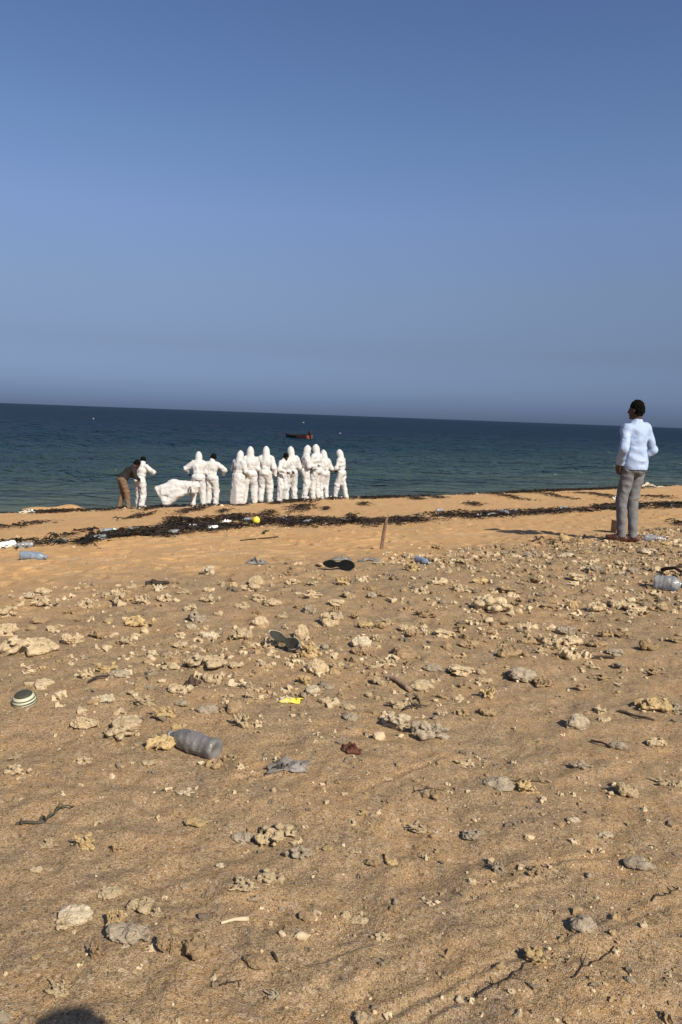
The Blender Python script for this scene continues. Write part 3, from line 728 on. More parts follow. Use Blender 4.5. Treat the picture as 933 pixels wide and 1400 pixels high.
def body_mesh(J, h):
    S = SDF(*bounds(J), h)
    T = J['T']; Rh = J['Rh']; hd = J['head']
    S.ell(J['pel'] + v3(0, 0, .02), (.155, .11, .12), .05); S.ell(J['belly'], (.13, .095, .14), .06, rot=T); S.ell(J['chest'], (.14, .09, .16), .06, rot=T)
    S.cone(J['sl'], J['sr'], .05, .05, .04); S.cone(J['neck'] - T @ v3(0, 0, .03), hd - Rh @ v3(0, .03, .06), .058, .052, .03)
    # head: skull, jaw, brow, nose, lips, ears, sockets
    q = lambda x, y, z: hd + Rh @ v3(x, y, z)
    S.ell(q(0, -.012, .025), (.076, .095, .088), .02, rot=Rh); S.ell(q(0, .028, -.045), (.055, .062, .068), .03, rot=Rh); S.ell(q(0, .07, -.092), (.024, .02, .018), .02, rot=Rh)
    S.cone(q(0, .086, .018), q(0, .106, -.025), .009, .014, .012); S.ell(q(0, .088, -.056), (.024, .012, .010), .008, rot=Rh)
    for sg in (-1, 1):
        S.ell(q(sg * .03, .093, .012), (.017, .012, .011), .01, 'sub', rot=Rh); S.ell(q(sg * .078, -.008, -.005), (.010, .020, .030), .008, rot=Rh)
    for k, sg in (('l', -1), ('r', 1)):
        s_, e_, w_, d = J['s' + k], J['e' + k], J['w' + k], J['d' + k]
        S.cone(s_, e_, .046, .038, .03); S.cone(e_, w_, .038, .028, .03)
        n = nrm(np.cross(d, v3(0, 0, 1)) * sg + v3(0, .2, 0)) if abs(d[2]) < .9 else v3(-sg, 0, 0)
        n = nrm(n - (n @ d) * d); sd_ = np.cross(d, n) * sg
        for i in range(4):
            off = sd_ * (.030 - .020 * i); kb = w_ + d * (.085 - .004 * abs(i - 1)) + off
            S.cone(w_ + off * .6 + d * .015, kb, .016, .012, .012)
            L = (.040, .045, .042, .033)[i]; c1, c2 = .45, 1.15
            m1 = kb + (d * math.cos(c1) + n * math.sin(c1)) * L; m2_ = m1 + (d * math.cos(c2) + n * math.sin(c2)) * L * .85
            S.cone(kb, m1, .0095, .0085, .004); S.cone(m1, m2_, .0085, .0072, .003)
        tb = w_ + d * .022 + sd_ * .026; t1 = tb + nrm(d * .7 + sd_ * .65 + n * .3) * .045; S.cone(tb, t1, .014, .0105, .01); S.cone(t1, t1 + nrm(d + sd_ * .2 + n * .5) * .03, .0105, .008, .004)
        S.cone(J['h' + k], J['k' + k], .085, .055, .03); S.cone(J['k' + k], J['a' + k], .054, .038, .03)
        a_, f = J['a' + k], J['f' + k]; g = a_ - v3(0, 0, .045)
        S.cone(g - f * .04, g + f * .14, .038, .028, .03, sq=(1, 1, 1.1)); S.cone(a_, g, .04, .04, .03)
    return S.mesh('body')
def folds(seed, amp, sc=(9, 9, 15)):
    o = np.random.default_rng(seed).random(3) * 20
    def fn(P):
        Q = P * np.array(sc) + o
        Q = Q + .6 * noise3(P * 5 + o)[..., None]
        return amp * (1.4 * np.abs(noise3(Q)) - .5 + .5 * noise3(Q * 2.1))
    return fn
def coverall_mesh(J, seed, bag=1.0, hood=True, gown=False, h=.018):
    S = SDF(*bounds(J, .2), h)
    T, Rh, hd = J['T'], J['Rh'], J['head']
    S.ell(J['pel'] + v3(0, -.01, .0), (.195 * bag, .155 * bag, .15), .04)
    S.ell(J['belly'], (.175 * bag, .14 * bag, .13), .04, rot=T); S.ell(J['chest'], (.205 * bag, .15 * bag, .20), .06, rot=T)
    S.cone(J['sl'], J['sr'], .085, .085, .06)
    S.cone(J['neck'] - T @ v3(0, 0, .04), J['neck'] + T @ v3(0, 0, .05), .10, .085, .04)
    for k in 'lr':
        S.cone(J['s' + k], J['e' + k], .088 * bag, .075 * bag, .04); S.cone(J['e' + k], J['w' + k], .075 * bag, .046, .03)
        S.ell(J['w' + k] + J['d' + k] * .05, (.055, .055, .055), .01, 'sub')
        a_, f = J['a' + k], J['f' + k]
        S.cone(J['h' + k], J['k' + k], .125 * bag, .105 * bag, .02); S.cone(J['k' + k], a_ + v3(0, 0, .02), .105 * bag, .085 * bag, .03)
        g = a_ - v3(0, 0, .035)
        S.cone(g - f * .04, g + f * .15, .055, .045, .03); S.cone(a_, g, .075, .06, .03)
    if gown:
        m_ = (J['al'] + J['ar']) / 2
        S.cone(J['pel'], m_ + v3(-.06, 0, .05), .2, .24, .06)
    S.rough(folds(seed, .022 * bag, (8, 8, 5)), .08); S.rough(folds(seed + 50, .010, (6, 6, 13)), .05)
    # elastic waist
    wc = J['pel'] + T @ v3(0, 0, .10)
    S.rough(lambda P: .020 * np.exp(-((((P - wc) @ (T @ v3(0, 0, 1))) / .028) ** 2)) * (np.linalg.norm((P - wc)[..., :2], axis=-1) < .26), .08)
    if hood:
        q = lambda x, y, z: hd + Rh @ v3(x, y, z)
        S.ell(q(0, -.015, .01), (.108, .125, .145), .04, rot=Rh); S.cone(q(0, -.02, .08), q(0, -.035, .122), .06, .040, .05)
        S.cone(q(0, -.02, -.05), J['neck'], .105, .11, .05)
        S.ell(q(0, .135, -.01), (.068, .085, .088), .012, 'sub', rot=Rh)
    S.f[:, :, S.ax[2] < .004] = 1
    return S.mesh('coverall')
def blob(name, c, r, m, parent, rot=None, h=.008):
    S = SDF(np.array(c) - max(r) * 1.3, np.array(c) + max(r) * 1.3, h); S.ell(c, r, 0, rot=rot); return obj(name, S.mesh(name), m, parent)
SKIN = mat('skin_brown', (.060, .033, .022), .5, (.045, .025, .017), 12, .15, 60, spec=.4)
HAIR = mat('hair_black', (.004, .0035, .003), .85, (.0025, .002, .002), 60, .6, 160, spec=.1)
WHITE = mat('coverall_white', (.48, .48, .47), .75, (.43, .43, .42), 6, .25, 40, spec=.25)
BLUE = mat('mask_blue', (.18, .34, .52), .7, None, 20)
DARKSH = mat('shoe_dark', (.03, .025, .022), .5, None, 20, .2, 60)
GLOVE = mat('glove_pale', (.62, .64, .66), .5, None, 20)
EYE = mat('eye_dark', (.03, .02, .015), .2, None, 20)
def eyes(J, root):
    for sg in (-1, 1):
        blob('eye', J['head'] + J['Rh'] @ v3(sg * .03, .079, .012), (.013, .011, .010), EYE, root, J['Rh'], .004)
def hair(J, root, grow=.014, m=None):
    S = SDF(J['head'] - .17, J['head'] + .17, .008); Rh = J['Rh']; q = lambda x, y, z: J['head'] + Rh @ v3(x, y, z)
    S.ell(q(0, -.018, .03), (.076 + grow, .092 + grow, .090 + grow), 0, rot=Rh); S.ell(q(0, -.06, -.02), (.066, .045, .05), .03, rot=Rh)
    S.ell(q(0, .125, -.055), (.085, .10, .105), .01, 'sub', rot=Rh)
    S.rough(lambda P: .010 * noise3(P * 48) + .004 * noise3(P * 95), .03)
    return obj('hair', S.mesh('hair'), m or HAIR, root)
def shoe(J, k, m, root, low=False):
    a_, f = J['a' + k], J['f' + k]; g = a_ - v3(0, 0, .042)
    S = SDF(np.minimum(g - f * .1, g + f * .25) - .1, np.maximum(g - f * .1, g + f * .25) + .12, .007)
    S.cone(g - f * .045, g + f * .06, .047, .05, .02); S.cone(g + f * .06, g + f * .165, .05, .040, .03, sq=(1, 1, 1.15))
    if not low: S.cone(g, a_ + v3(0, 0, .01), .05, .046, .03)
    S.half((0, 0, g[2] + .075), (0, 0, 1)); S.f[:, :, S.ax[2] < J['a' + k][2] - .083] = 1
    return obj('shoe', S.mesh('shoe'), m, root)
FEETPX = []
def stand(px, py, H, yaw, label, group=None, dz=0, loc=None):
    p = loc or at(px, py); root = empty('person', (p[0], p[1], p[2] + dz), yaw, label, 'person', group); root.scale = (H / 1.75,) * 3
    return root
SUITED = 'people in white protective coveralls at the water edge'
def suited(px, py, H, yaw, label, seed, hood=True, bag=1.0, gown=False, mask=False, shoes=None, **pose):
    root = stand(px, py, H, R(yaw), label, SUITED); J = skeleton(**pose)
    obj('body', body_mesh(J, .0175), SKIN, root)
    obj('coverall', coverall_mesh(J, seed, bag, hood, gown), WHITE, root)
    if not hood: hair(J, root)
    eyes(J, root)
    if mask: blob('face_mask', J['head'] + J['Rh'] @ v3(0, .075, -.055), (.052, .045, .048), BLUE, root, J['Rh'])
    if shoes:
        for k in 'lr': shoe(J, k, shoes, root)
    return root, J
# --- the pair on the left: one in dark clothes bending, one in white
root = stand(170, 693, 1.58, R(-60), 'person in dark brown top and khaki trousers bending forward, leftmost on the shore')
J = skeleton(lean=.78, head=(-.1, .1), hip=(0, -.08, .92), feet=((-.13, -.12, .1), (.13, .10, -.1)), wl=(-.14, .46, .95), wr=(.16, .42, .92), pl=(-1, -.3, -.3), pr=(1, -.3, -.3))
obj('body', body_mesh(J, .009), SKIN, root)
S = SDF(*bounds(J, .15), .0125); T = J['T']
S.ell(J['pel'], (.17, .14, .12), .04); 
for k in 'lr':
    S.cone(J['h' + k], J['k' + k], .112, .09, .015); S.cone(J['k' + k], J['a' + k] - v3(0, 0, .02), .09, .075, .03)
S.rough(folds(5, .014), .06); S.f[:, :, S.ax[2] < .03] = 1
obj('trousers', S.mesh('trousers'), mat('trousers_khaki', (.16, .105, .062), .85, (.115, .078, .048), 9, .3, 50), root)
S = SDF(*bounds(J, .15), .0125)
S.ell(J['pel'] + T @ v3(0, -.01, .06), (.18, .15, .14), .04, rot=T); S.ell(J['belly'], (.175, .15, .15), .05, rot=T); S.ell(J['chest'], (.20, .145, .19), .06, rot=T); S.cone(J['sl'], J['sr'], .08, .08, .06)
S.cone(J['neck'] - T @ v3(0, 0, .05), J['neck'] + T @ v3(0, 0, .02), .09, .07, .03)
for k in 'lr': S.cone(J['s' + k], J['e' + k], .078, .064, .04); S.cone(J['e' + k], J['w' + k], .062, .045, .03); S.ell(J['w' + k] + J['d' + k] * .05, (.055,) * 3, .01, 'sub')
S.rough(folds(6, .014), .06)
obj('jacket', S.mesh('jacket'), mat('jacket_dark_brown', (.016, .010, .009), .85, (.011, .008, .007), 7, .3, 50), root)
hair(J, root); eyes(J, root)
for k in 'lr': shoe(J, k, DARKSH, root)
suited(191, 692, 1.52, -25, 'person in white coverall with bare dark-haired head beside the one in brown', 11, hood=False, lean=.30, head=(.6, .3), wl=(-.20, .36, 1.05), wr=(.20, .34, 1.12), pl=(-.4, -.9, -.6), pr=(1.3, -.6, .1), feet=((-.12, .08, .2), (.13, -.06, -.2)), shoes=None)
# --- the pair carrying the white bag
suited(271, 687, 1.62, 8, 'person in white coverall with a tall pointed hood, back to us, holding the white bag', 12, lean=.14, head=(.1, .15), wl=(-.30, .22, 1.02), wr=(.20, .34, 1.00), pl=(-1.2, -.6, .1), pr=(.2, -1, -.4), feet=((-.16, .02, .2), (.17, -.02, -.2)), bag=1.08)
suited(289, 686, 1.60, -12, 'person in white coverall with dark bare head, right elbow out, right of the pointed hood', 13, hood=False, lean=.12, head=(-.3, .25), wl=(-.18, .30, 1.02), wr=(.30, .28, 1.02), pl=(-.1, -1, -.4), pr=(1.3, -.5, .1), feet=((-.10, .0, .1), (.13, .05, -.25)))
# --- the trio
suited(326, 684, 1.64, -35, 'hooded person in a loose white gown half hidden at the left of the trio', 14, lean=.05, gown=True, head=(.1, .2), wl=(-.20, .22, .95), wr=(.20, .26, .98), pl=(-.7, -.8, -.1))
suited(341, 685, 1.77, 5, 'hooded person in white coverall, back to us, middle of the left trio', 15, lean=.06, head=(0, .1), wl=(-.20, .24, .98), wr=(.20, .24, 1.0), pl=(-.3, -1, -.2), pr=(.3, -1, -.2), feet=((-.17, 0, .2), (.16, .02, -.2)), bag=1.05)
suited(362, 684, 1.76, -8, 'hooded person in white coverall with right arm hanging, right of the left trio', 16, lean=.10, head=(.3, .2), wl=(-.20, .26, 1.02), wr=(.32, .02, .86), pl=(-.2, -1, -.2), pr=(.6, -1, 0), feet=((-.13, 0, .2), (.16, .04, -.2)), bag=1.08)
# --- the pair with one brown face
suited(384, 683, 1.62, -120, 'bare-headed person in white coverall, brown face seen beside a hooded one', 17, hood=False, lean=.25, head=(-.4, .25), wl=(-.2, .35, 1.05), wr=(.2, .35, 1.05), pl=(-1, -.5, -.2), pr=(1, -.5, -.2), feet=((-.15, .0, .2), (.15, .04, -.2)))
suited(397, 682, 1.74, 25, 'hooded person in white coverall with back to us, standing close to the bare brown face', 18, lean=.05, head=(.2, .2), wl=(-.18, .30, 1.05), wr=(.20, .26, 1.02), pl=(-.4, -1, 0), pr=(.5, -1, 0), feet=((-.16, 0, .2), (.15, .02, -.2)), bag=1.1)
# --- the three facing each other
suited(416, 682, 1.77, -75, 'hooded person in white coverall and blue mask facing right, left of three', 19, lean=.06, head=(-.1, .15), mask=True, wl=(-.22, .24, 1.02), wr=(.20, .32, 1.12), pl=(-.4, -.9, -.3), pr=(.4, -.9, -.3), feet=((-.15, .04, .1), (.15, -.04, -.1)))
suited(432, 682, 1.80, 62, 'tallest hooded person in white coverall facing left, middle of three', 20, lean=.06, head=(.25, .1), wl=(-.18, .34, 1.12), wr=(.22, .28, 1.05), pl=(-.4, -.9, -.3), pr=(.4, -.9, -.3), feet=((-.13, .04, .1), (.13, -.02, -.1)), bag=1.08)
suited(443, 681, 1.63, 40, 'shorter hooded person in white coverall behind the tallest one, right of three', 21, lean=.10, head=(.2, .2), wl=(-.22, .24, 1.0), wr=(.25, .20, .95), pl=(-.4, -.9, -.3), pr=(.4, -.9, -.3))
suited(466, 680, 1.66, 70, 'hooded person in white coverall walking alone at the right of the group, dark shoes', 22, lean=.10, head=(.1, .25), wl=(-.14, .30, 1.0), wr=(.20, .26, .98), pl=(-.8, -.6, -.3), pr=(.8, -.8, -.3), feet=((-.09, .18, .05), (.10, -.16, -.1)), bag=.95, shoes=DARKSH)
# --- white body bag carried between them
S = SDF((-.25, -.45, -.05), (1.6, .5, 1.05), .0125)
for a_, b_, ra, rb in (((.10, 0, .56), (.62, .06, .66), .10, .20), ((.62, .06, .66), (1.38, .02, .70), .20, .13), ((.08, .02, .55), (.40, -.05, .14), .06, .13), ((.45, -.02, .20), (.75, 0, .45), .12, .16), ((.75, 0, .45), (1.36, 0, .56), .13, .10), ((.30, 0, .45), (.8, 0, .5), .14, .16)): S.cone(a_, b_, ra, rb, .07)
S.cone((.15, -.26, .50), (1.25, -.24, .52), .05, .10, .05, 'sub')
S.rough(folds(31, .024, (3, 3, 5)), .12); S.rough(folds(32, .005, (10, 10, 10)), .06)
p = at(224, 688)
o = obj('body_bag', S.mesh('body_bag'), WHITE); o.location = (p[0] - .28, p[1] + .05, p[2] + .0); o.rotation_euler = (0, 0, R(8)); o.scale = (.86, .9, .92)
tag(o, 'white plastic body bag sagging from the hooded carrier towards the sand', 'bag')
S = SDF((1.0, -.4, .3), (1.4, .2, .9), .01); 
for t0 in range(8):
    a0, a1 = t0 / 8 * 6.283, (t0 + 1) / 8 * 6.283
    S.cone((1.18 + .045 * math.cos(a0), -.17, .56 + .11 * math.sin(a0)), (1.18 + .045 * math.cos(a1), -.17, .56 + .11 * math.sin(a1)), .014, .014, .005)
obj('handle', S.mesh('handle'), DARKSH, o)
# --- the onlooker in the light shirt
root = stand(859, 741, 1.79, R(24), 'man in light blue shirt and grey trousers standing with hands on hips, back to us')
root.scale = (.87 * root.scale[2], .93 * root.scale[2], root.scale[2])
J = skeleton(lean=-.02, head=(.28, .04), side=-.03, hip=(.0, .02, .94), feet=((-.085, .05, .75), (.055, -.02, .60)), wl=(-.225, .05, .95), wr=(.20, .16, .965), pl=(-.9, -1, 0), pr=(1.0, -.55, -.1), hl=(.1, .35, -1), hr=(-.5, .8, -.3))
obj('body', body_mesh(J, .0062), SKIN, root); hair(J, root, .006); eyes(J, root)
h_ = .0085; T = J['T']
S = SDF(*bounds(J, .12), h_)
S.ell(J['pel'] + v3(0, -.015, -.01), (.172, .138, .14), .04); S.ell(J['pel'] + v3(0, 0, .09), (.15, .115, .09), .04)
for k in 'lr':
    S.cone(J['h' + k] + v3(0, -.01, -.03), J['k' + k], .098, .072, .012); S.cone(J['k' + k], J['a' + k] - v3(0, 0, .01), .072, .056, .02)
S.rough(folds(41, .010, (9, 9, 11)), .06)
S.f[:, :, S.ax[2] < .062] = 1; S.f[:, :, S.ax[2] > 1.03] = 1
tr = obj('trousers', S.mesh('trousers'), mat('trousers_grey', (.165, .165, .168), .85, (.122, .122, .125), 60, .35, 180), root)
blob('back_pocket_button', J['pel'] + v3(.07, -.150, -.075), (.010, .006, .012), DARKSH, tr, h=.003)
S = SDF(*bounds(J, .12), h_)
S.ell(J['pel'] + v3(0, -.012, .0), (.178, .156, .24), .04); S.ell(J['belly'] + v3(0, -.01, 0), (.160, .125, .17), .05, rot=T); S.ell(J['chest'] - v3(0, 0, .01), (.165, .122, .18), .06, rot=T)
S.f[:, :, S.ax[2] < .895] = 1
S.cone(J['sl'], J['sr'], .073, .073, .06); S.cone(J['neck'] - v3(0, 0, .07), J['neck'] + v3(0, 0, .012), .10, .066, .06)
for k in 'lr':
    S.cone(J['s' + k], J['e' + k], .072, .056, .035); S.cone(J['e' + k], J['w' + k] - J['d' + k] * .02, .055, .044, .025)
    S.ell(J['w' + k] + nrm(J['w' + k] - J['e' + k]) * .03, (.052,) * 3, .008, 'sub')
S.rough(folds(43, .017, (6, 6, 8)), .06); S.f -= .003; S.rough(folds(44, .004, (15, 15, 22)), .03)
sh = obj('shirt', S.mesh('shirt'), mat('shirt_pale_blue', (.34, .42, .58), .8, (.29, .37, .52), 7, .2, 60, spec=.2), root)
S = SDF(J['neck'] - .13, J['neck'] + .13, .006)
S.cone(J['neck'] + v3(0, .002, .0), J['neck'] + v3(0, .006, .045), .074, .066, .01); S.cone(J['neck'] + v3(0, .004, .02), J['neck'] + v3(0, .02, .14), .060, .056, .004, 'sub')
S.half(J['neck'] + v3(0, 0, .048), (0, 0, 1))
obj('collar', S.mesh('collar'), sh.data.materials[0], sh)
SB = mat('shoe_brown', (.075, .032, .020), .45, (.05, .022, .015), 20, .2, 60)
for k in 'lr': shoe(J, k, SB, root, low=True)
# --- whoever takes the picture: stands behind the phone, only the shadow of the head shows
gx_, gy_, _ = at(60, 1374); ln_ = 1.80 / math.tan(R(SUN_EL)); px_, py_ = gx_ + math.sin(R(SUN_AZ)) * ln_, gy_ + math.cos(R(SUN_AZ)) * ln_
root = stand(0, 0, 1.80, R(15), 'person in plain dark clothes standing just behind the viewpoint, casting the shadow at the bottom', loc=(px_, py_, float(ground_z(px_, py_))))
J = skeleton(lean=.02, wl=(-.14, .26, 1.12), wr=(.16, .26, 1.12), pl=(-.6, -.8, -.6), pr=(.6, -.8, -.6))
obj('body', body_mesh(J, .012), SKIN, root); hair(J, root, .034); eyes(J, root)
S = SDF(*bounds(J, .12), .016)
S.ell(J['pel'], (.17, .13, .12), .04)
for k in 'lr': S.cone(J['h' + k], J['k' + k], .105, .085, .012); S.cone(J['k' + k], J['a' + k], .085, .065, .02)
obj('trousers', S.mesh('trousers'), tr.data.materials[0], root)
S = SDF(*bounds(J, .12), .016)
S.ell(J['belly'] - v3(0, 0, .06), (.17, .135, .17), .05); S.ell(J['chest'], (.19, .135, .19), .06); S.cone(J['sl'], J['sr'], .075, .075, .06)
for k in 'lr': S.cone(J['s' + k], J['e' + k], .075, .063, .035); S.cone(J['e' + k], J['w' + k], .062, .05, .025); S.ell(J['w' + k] + J['d' + k] * .05, (.055,) * 3, .01, 'sub')
obj('shirt', S.mesh('shirt'), mat('shirt_dark', (.06, .07, .09), .8), root)
for k in 'lr': shoe(J, k, DARKSH, root)
# ------------------------------------------------------------------ seaweed
WEED = mat('seaweed_dark', (.040, .027, .015), .75, (.009, .007, .005), 2.2, .3, 40, spec=.3)
def ribbons(spots, hmax):
    """spots: (x, y, size); each a curled strap of weed of its own bend"""
    n = len(spots); P = np.array([(a, b_) for a, b_, _ in spots]); L = np.array([c for _, _, c in spots])
    seg = 4; rr = np.random.default_rng(n)
    a = rr.uniform(0, 6.283, n); da = rr.normal(0, .55, (n, seg)); wdt = rr.uniform(.05, .11, n) * L
    x = P[:, 0].copy(); y = P[:, 1].copy(); z0 = rr.random(n) * hmax
    V = np.zeros((n, seg + 1, 2, 3)); roll = rr.uniform(-1.1, 1.1, n)
    arch = rr.uniform(.02, .22, n) * L
    for i in range(seg + 1):
        t = i / seg; ww = wdt * (1 - .75 * abs(2 * t - 1) ** 2)
        px_, py_ = -np.sin(a), np.cos(a)
        zc = ground_z(x, y) + .004 + z0 + arch * math.sin(3.1416 * t) + .008 * rr.random(n)
        for k, sg in ((0, -1), (1, 1)):
            V[:, i, k, 0] = x + sg * px_ * ww * np.cos(roll); V[:, i, k, 1] = y + sg * py_ * ww * np.cos(roll); V[:, i, k, 2] = zc + sg * ww * np.sin(roll) * .7
        if i < seg: a = a + da[:, i]; x = x + np.cos(a) * L / seg; y = y + np.sin(a) * L / seg
    base = np.arange(n)[:, None] * (seg + 1) * 2 + np.arange(seg)[None, :] * 2
    Q = np.stack([base, base + 1, base + 3, base + 2], -1).reshape(-1, 4)
    return V.reshape(-1, 3), Q
def weed_mass(name, spots, hmax, **props):
    V, Q = ribbons(spots, hmax); o = obj(name, mesh_np(name, V, Q), WEED); 
    for k, v in props.items(): o[k] = v
    return o
line = [(0,748,8,.9),(60,747,8,.8),(110,745,8,.8),(150,738,11,1),(190,732,14,1),(225,727,17,1),(265,722,18,1),(300,718,16,1),(330,715,16,1),(360,714,13,1),(400,715,11,1),(440,716,10,1),(500,716,10,1),(540,715,9,1),(575,711,9,1),(620,707,9,.9),(660,706,8,.8),(700,704,8,.7),(740,702,6,.55),(790,699,6,.8),(835,696,8,.9),(875,694,8,1),(905,693,7,1),(933,692,6,.9),(965,691,6,.8)]
A = [(np.array(at(px, py + t * .35)), np.array(at(px, py - t * .65)), d) for px, py, t, d in line]
sp = []
for (a0, a1, d0), (b0, b1, d1) in zip(A[:-1], A[1:]):
    wdt = (np.linalg.norm(a1 - a0) + np.linalg.norm(b1 - b0)) / 2; ln = np.linalg.norm((b0 + b1 - a0 - a1)[:2]) / 2
    for _ in range(int(wdt * ln * 620 * (d0 + d1) / 2)):
        t = random.random(); u = min(1, max(-.12, random.gauss(.45, .30)))
        p = (a0 * (1 - t) + b0 * t) * (1 - u) + (a1 * (1 - t) + b1 * t) * u
        if noise2(p[0] * 1.5, p[1] * 1.5) + .8 * noise2(p[0] * 5, p[1] * 5) < (-.12 if p[0] < -1.2 else -.35): continue
        sp.append((p[0], p[1], random.uniform(.05, .17)))
weed_mass('seaweed_wrack', sp, .035, kind='stuff', label='thick dark seaweed wrack line running across the sloping sand', category='seaweed')
sp = []
for _ in range(34000):
    s = random.gauss(20.6, .33); v = random.uniform(-16, 34)
    x = SHN[0] * s + SHN[1] * v; y = SHN[1] * s - SHN[0] * v
    if y < 12 or abs(x) > .62 * y or s > 21.55 or s < 19.3: continue
    g = noise2(v * .55 + 2, s * 1.2) + .75 * noise2(v * 1.9, s * 2.6)
    if g < .0 + (.30 if x < -3 else 0) + max(0, (20.6 - s)) * .45: continue
    sp.append((x, y, random.uniform(.06, .20)))
weed_mass('seaweed_wrack', sp, .06, kind='stuff', label='broken dark seaweed along the edge of the water', category='seaweed')
NEAR = [(n_, at(a_, b_)) for n_, a_, b_ in (('the yellow buoy', 351, 719), ('the leaning stake', 517, 752), ('the man in the light shirt', 861, 742), ('the white body bag', 235, 688), ('the lone walking person', 466, 680), ('the tallest hooded person', 432, 682), ('the person in brown', 166, 693), ('the blue bottle on clean sand', 47, 766), ('the large wrack bottle', 690, 704), ('the crushed grey bottle', 262, 1024), ('the round grey stone', 796, 1270))]
def by(p, what):
    n_, q = min(NEAR, key=lambda m_: math.hypot(m_[1][0] - p[0], m_[1][1] - p[1])); dx, dy = p[0] - q[0], p[1] - q[1]
    side = compass(dx, dy)
    return '%s, %.1f m %s %s' % (what, math.hypot(dx, dy), side, n_)
CL = [(264,698,30,11,'dark seaweed clump in front of the two white bag carriers'),(192,707,22,7,'flat dark weed patch below the pair on the left'),(238,711,26,5,None),(413,694,34,10,'ragged seaweed clump below the hooded group'),(378,689,26,5,None),(445,697,12,4,None),(481,707,10,4,None),(368,702,16,4,None),(36,718,26,5,'low weed streak on the sand at the far left'),(84,735,18,6,None),
      (648,690,22,5,'dark weed patch above the wrack line right of the stake'),(642,676,30,7,None),(697,679,16,6,None),(757,678,14,5,None),(819,677,22,5,None),(928,717,16,4,'short dark weed strip at the right edge below the wrack'),(600,681,22,6,None),(570,683,20,5,None),(520,680,26,5,None),(740,672,20,5,None),(560,675,24,5,None),(900,680,22,4,None),(120,727,12,4,None),(205,697,10,4,None),(165,690,10,4,None),(305,700,16,5,None),(330,692,18,5,None),(497,690,14,4,None)]
for px, py, wp, hp, lab in CL:
    c = np.array(at(px, py)); u = mpp(c); far = np.array(at(px, py - hp)); dep = max(.15, np.linalg.norm((far - c)[:2]) * .5)
    sp = []
    for _ in range(int(40 + 260 * wp * u * dep)):
        sp.append((c[0] + random.gauss(0, .26) * wp * u, c[1] + random.gauss(0, .5) * dep, random.uniform(.07, .18)))
    weed_mass('seaweed_clump', sp, .035, label=lab or by(c, 'small dark seaweed clump'), category='seaweed', **({} if lab else {'group': 'small weed clumps on the sand slope'}))

# ------------------------------------------------------------------ litter and finds
def lathe(name, prof, m, parent=None, n=28, wob=0, seed=1):
    V = []; 
    for (r, z) in prof:
        for i in range(n):
            a = 6.28318 * i / n; V.append((r * math.cos(a), r * math.sin(a), z))
    V = np.array(V); k = len(prof)
    if wob:
        d = 1 + wob * fbm3(V * 26 + seed * 3.1, 3); V[:, :2] *= d[:, None]
    Q = []
    for j in range(k - 1):
        for i in range(n):
            i2 = (i + 1) % n; Q.append((j * n + i, j * n + i2, (j + 1) * n + i2, (j + 1) * n + i))
    return obj(name, mesh_np(name, V, Q), m, parent)
def prof_bottle(Lb, r):
    P = [(.001, .008), (r * .55, .006), (r * .80, 0), (r * .97, .006), (r, .02)]
    z = .02
    nr = 9
    for i in range(nr):
        z0 = .02 + (Lb * .62) * (i + 1) / nr; P += [(r * (.985 if i % 2 else 1.0), z0 - .006), (r * (1.0 if i % 2 else .965), z0)]
    P += [(r * .97, Lb * .72), (r * .85, Lb * .79), (r * .6, Lb * .86), (r * .38, Lb * .91), (r * .36, Lb * .95), (.001, Lb * .951)]
    return P
def bottle(p, Lb, r, yaw, m, label, group=None, cap=None, wob=.10, tilt=0, seed=1):
    root = empty('plastic_bottle', (p[0], p[1], p[2] + r * .85), 0, label, 'bottle', group)
    root.rotation_euler = (R(90 + tilt), 0, yaw)
    b_ = lathe('bottle_body', prof_bottle(Lb, r), m, root, wob=wob, seed=seed); b_.location = (0, 0, -Lb / 2)
    c_ = lathe('cap', [(.001, Lb * .99), (r * .42, Lb * .988), (r * .43, Lb * .935), (.001, Lb * .934)], cap or m, root, n=16); c_.location = (0, 0, -Lb / 2)
    return root
GREYP = mat('plastic_grey', (.25, .24, .225), .38, (.16, .155, .145), 9, .5, 40, trans=.25, spec=.5)
CLEAR = mat('plastic_clear', (.52, .55, .56), .22, (.40, .43, .45), 10, .4, 40, trans=.65, spec=.5)
BLUEP = mat('plastic_blue', (.36, .44, .52), .3, (.24, .31, .38), 10, .4, 40, trans=.4, spec=.5)
WHITEP = mat('plastic_white', (.75, .75, .72), .45, (.6, .6, .56), 10, .4, 40, spec=.4)
p = at(263, 1024); u = mpp(p)
bottle(p, .275, .044, R(238), GREYP, 'crushed grey plastic bottle lying on its side on the sand', wob=.16, seed=4)
def pl(px, py): return at(px, py)
bottle(pl(47, 766), .30, .045, R(80), BLUEP, 'bluish plastic bottle on the clean sand at the far left', cap=BLUEP)
bottle(pl(895, 740), .26, .042, R(75), CLEAR, 'clear plastic bottle lying right of the man in the light shirt', cap=WHITEP)
bottle(pl(914, 806), .24, .065, R(60), CLEAR, 'clear wide plastic jar among the stones at the right edge', cap=DARKSH)
bottle(pl(578, 771), .22, .035, R(30), BLUEP, 'clear bottle with blue label among the rubble right of the stake')
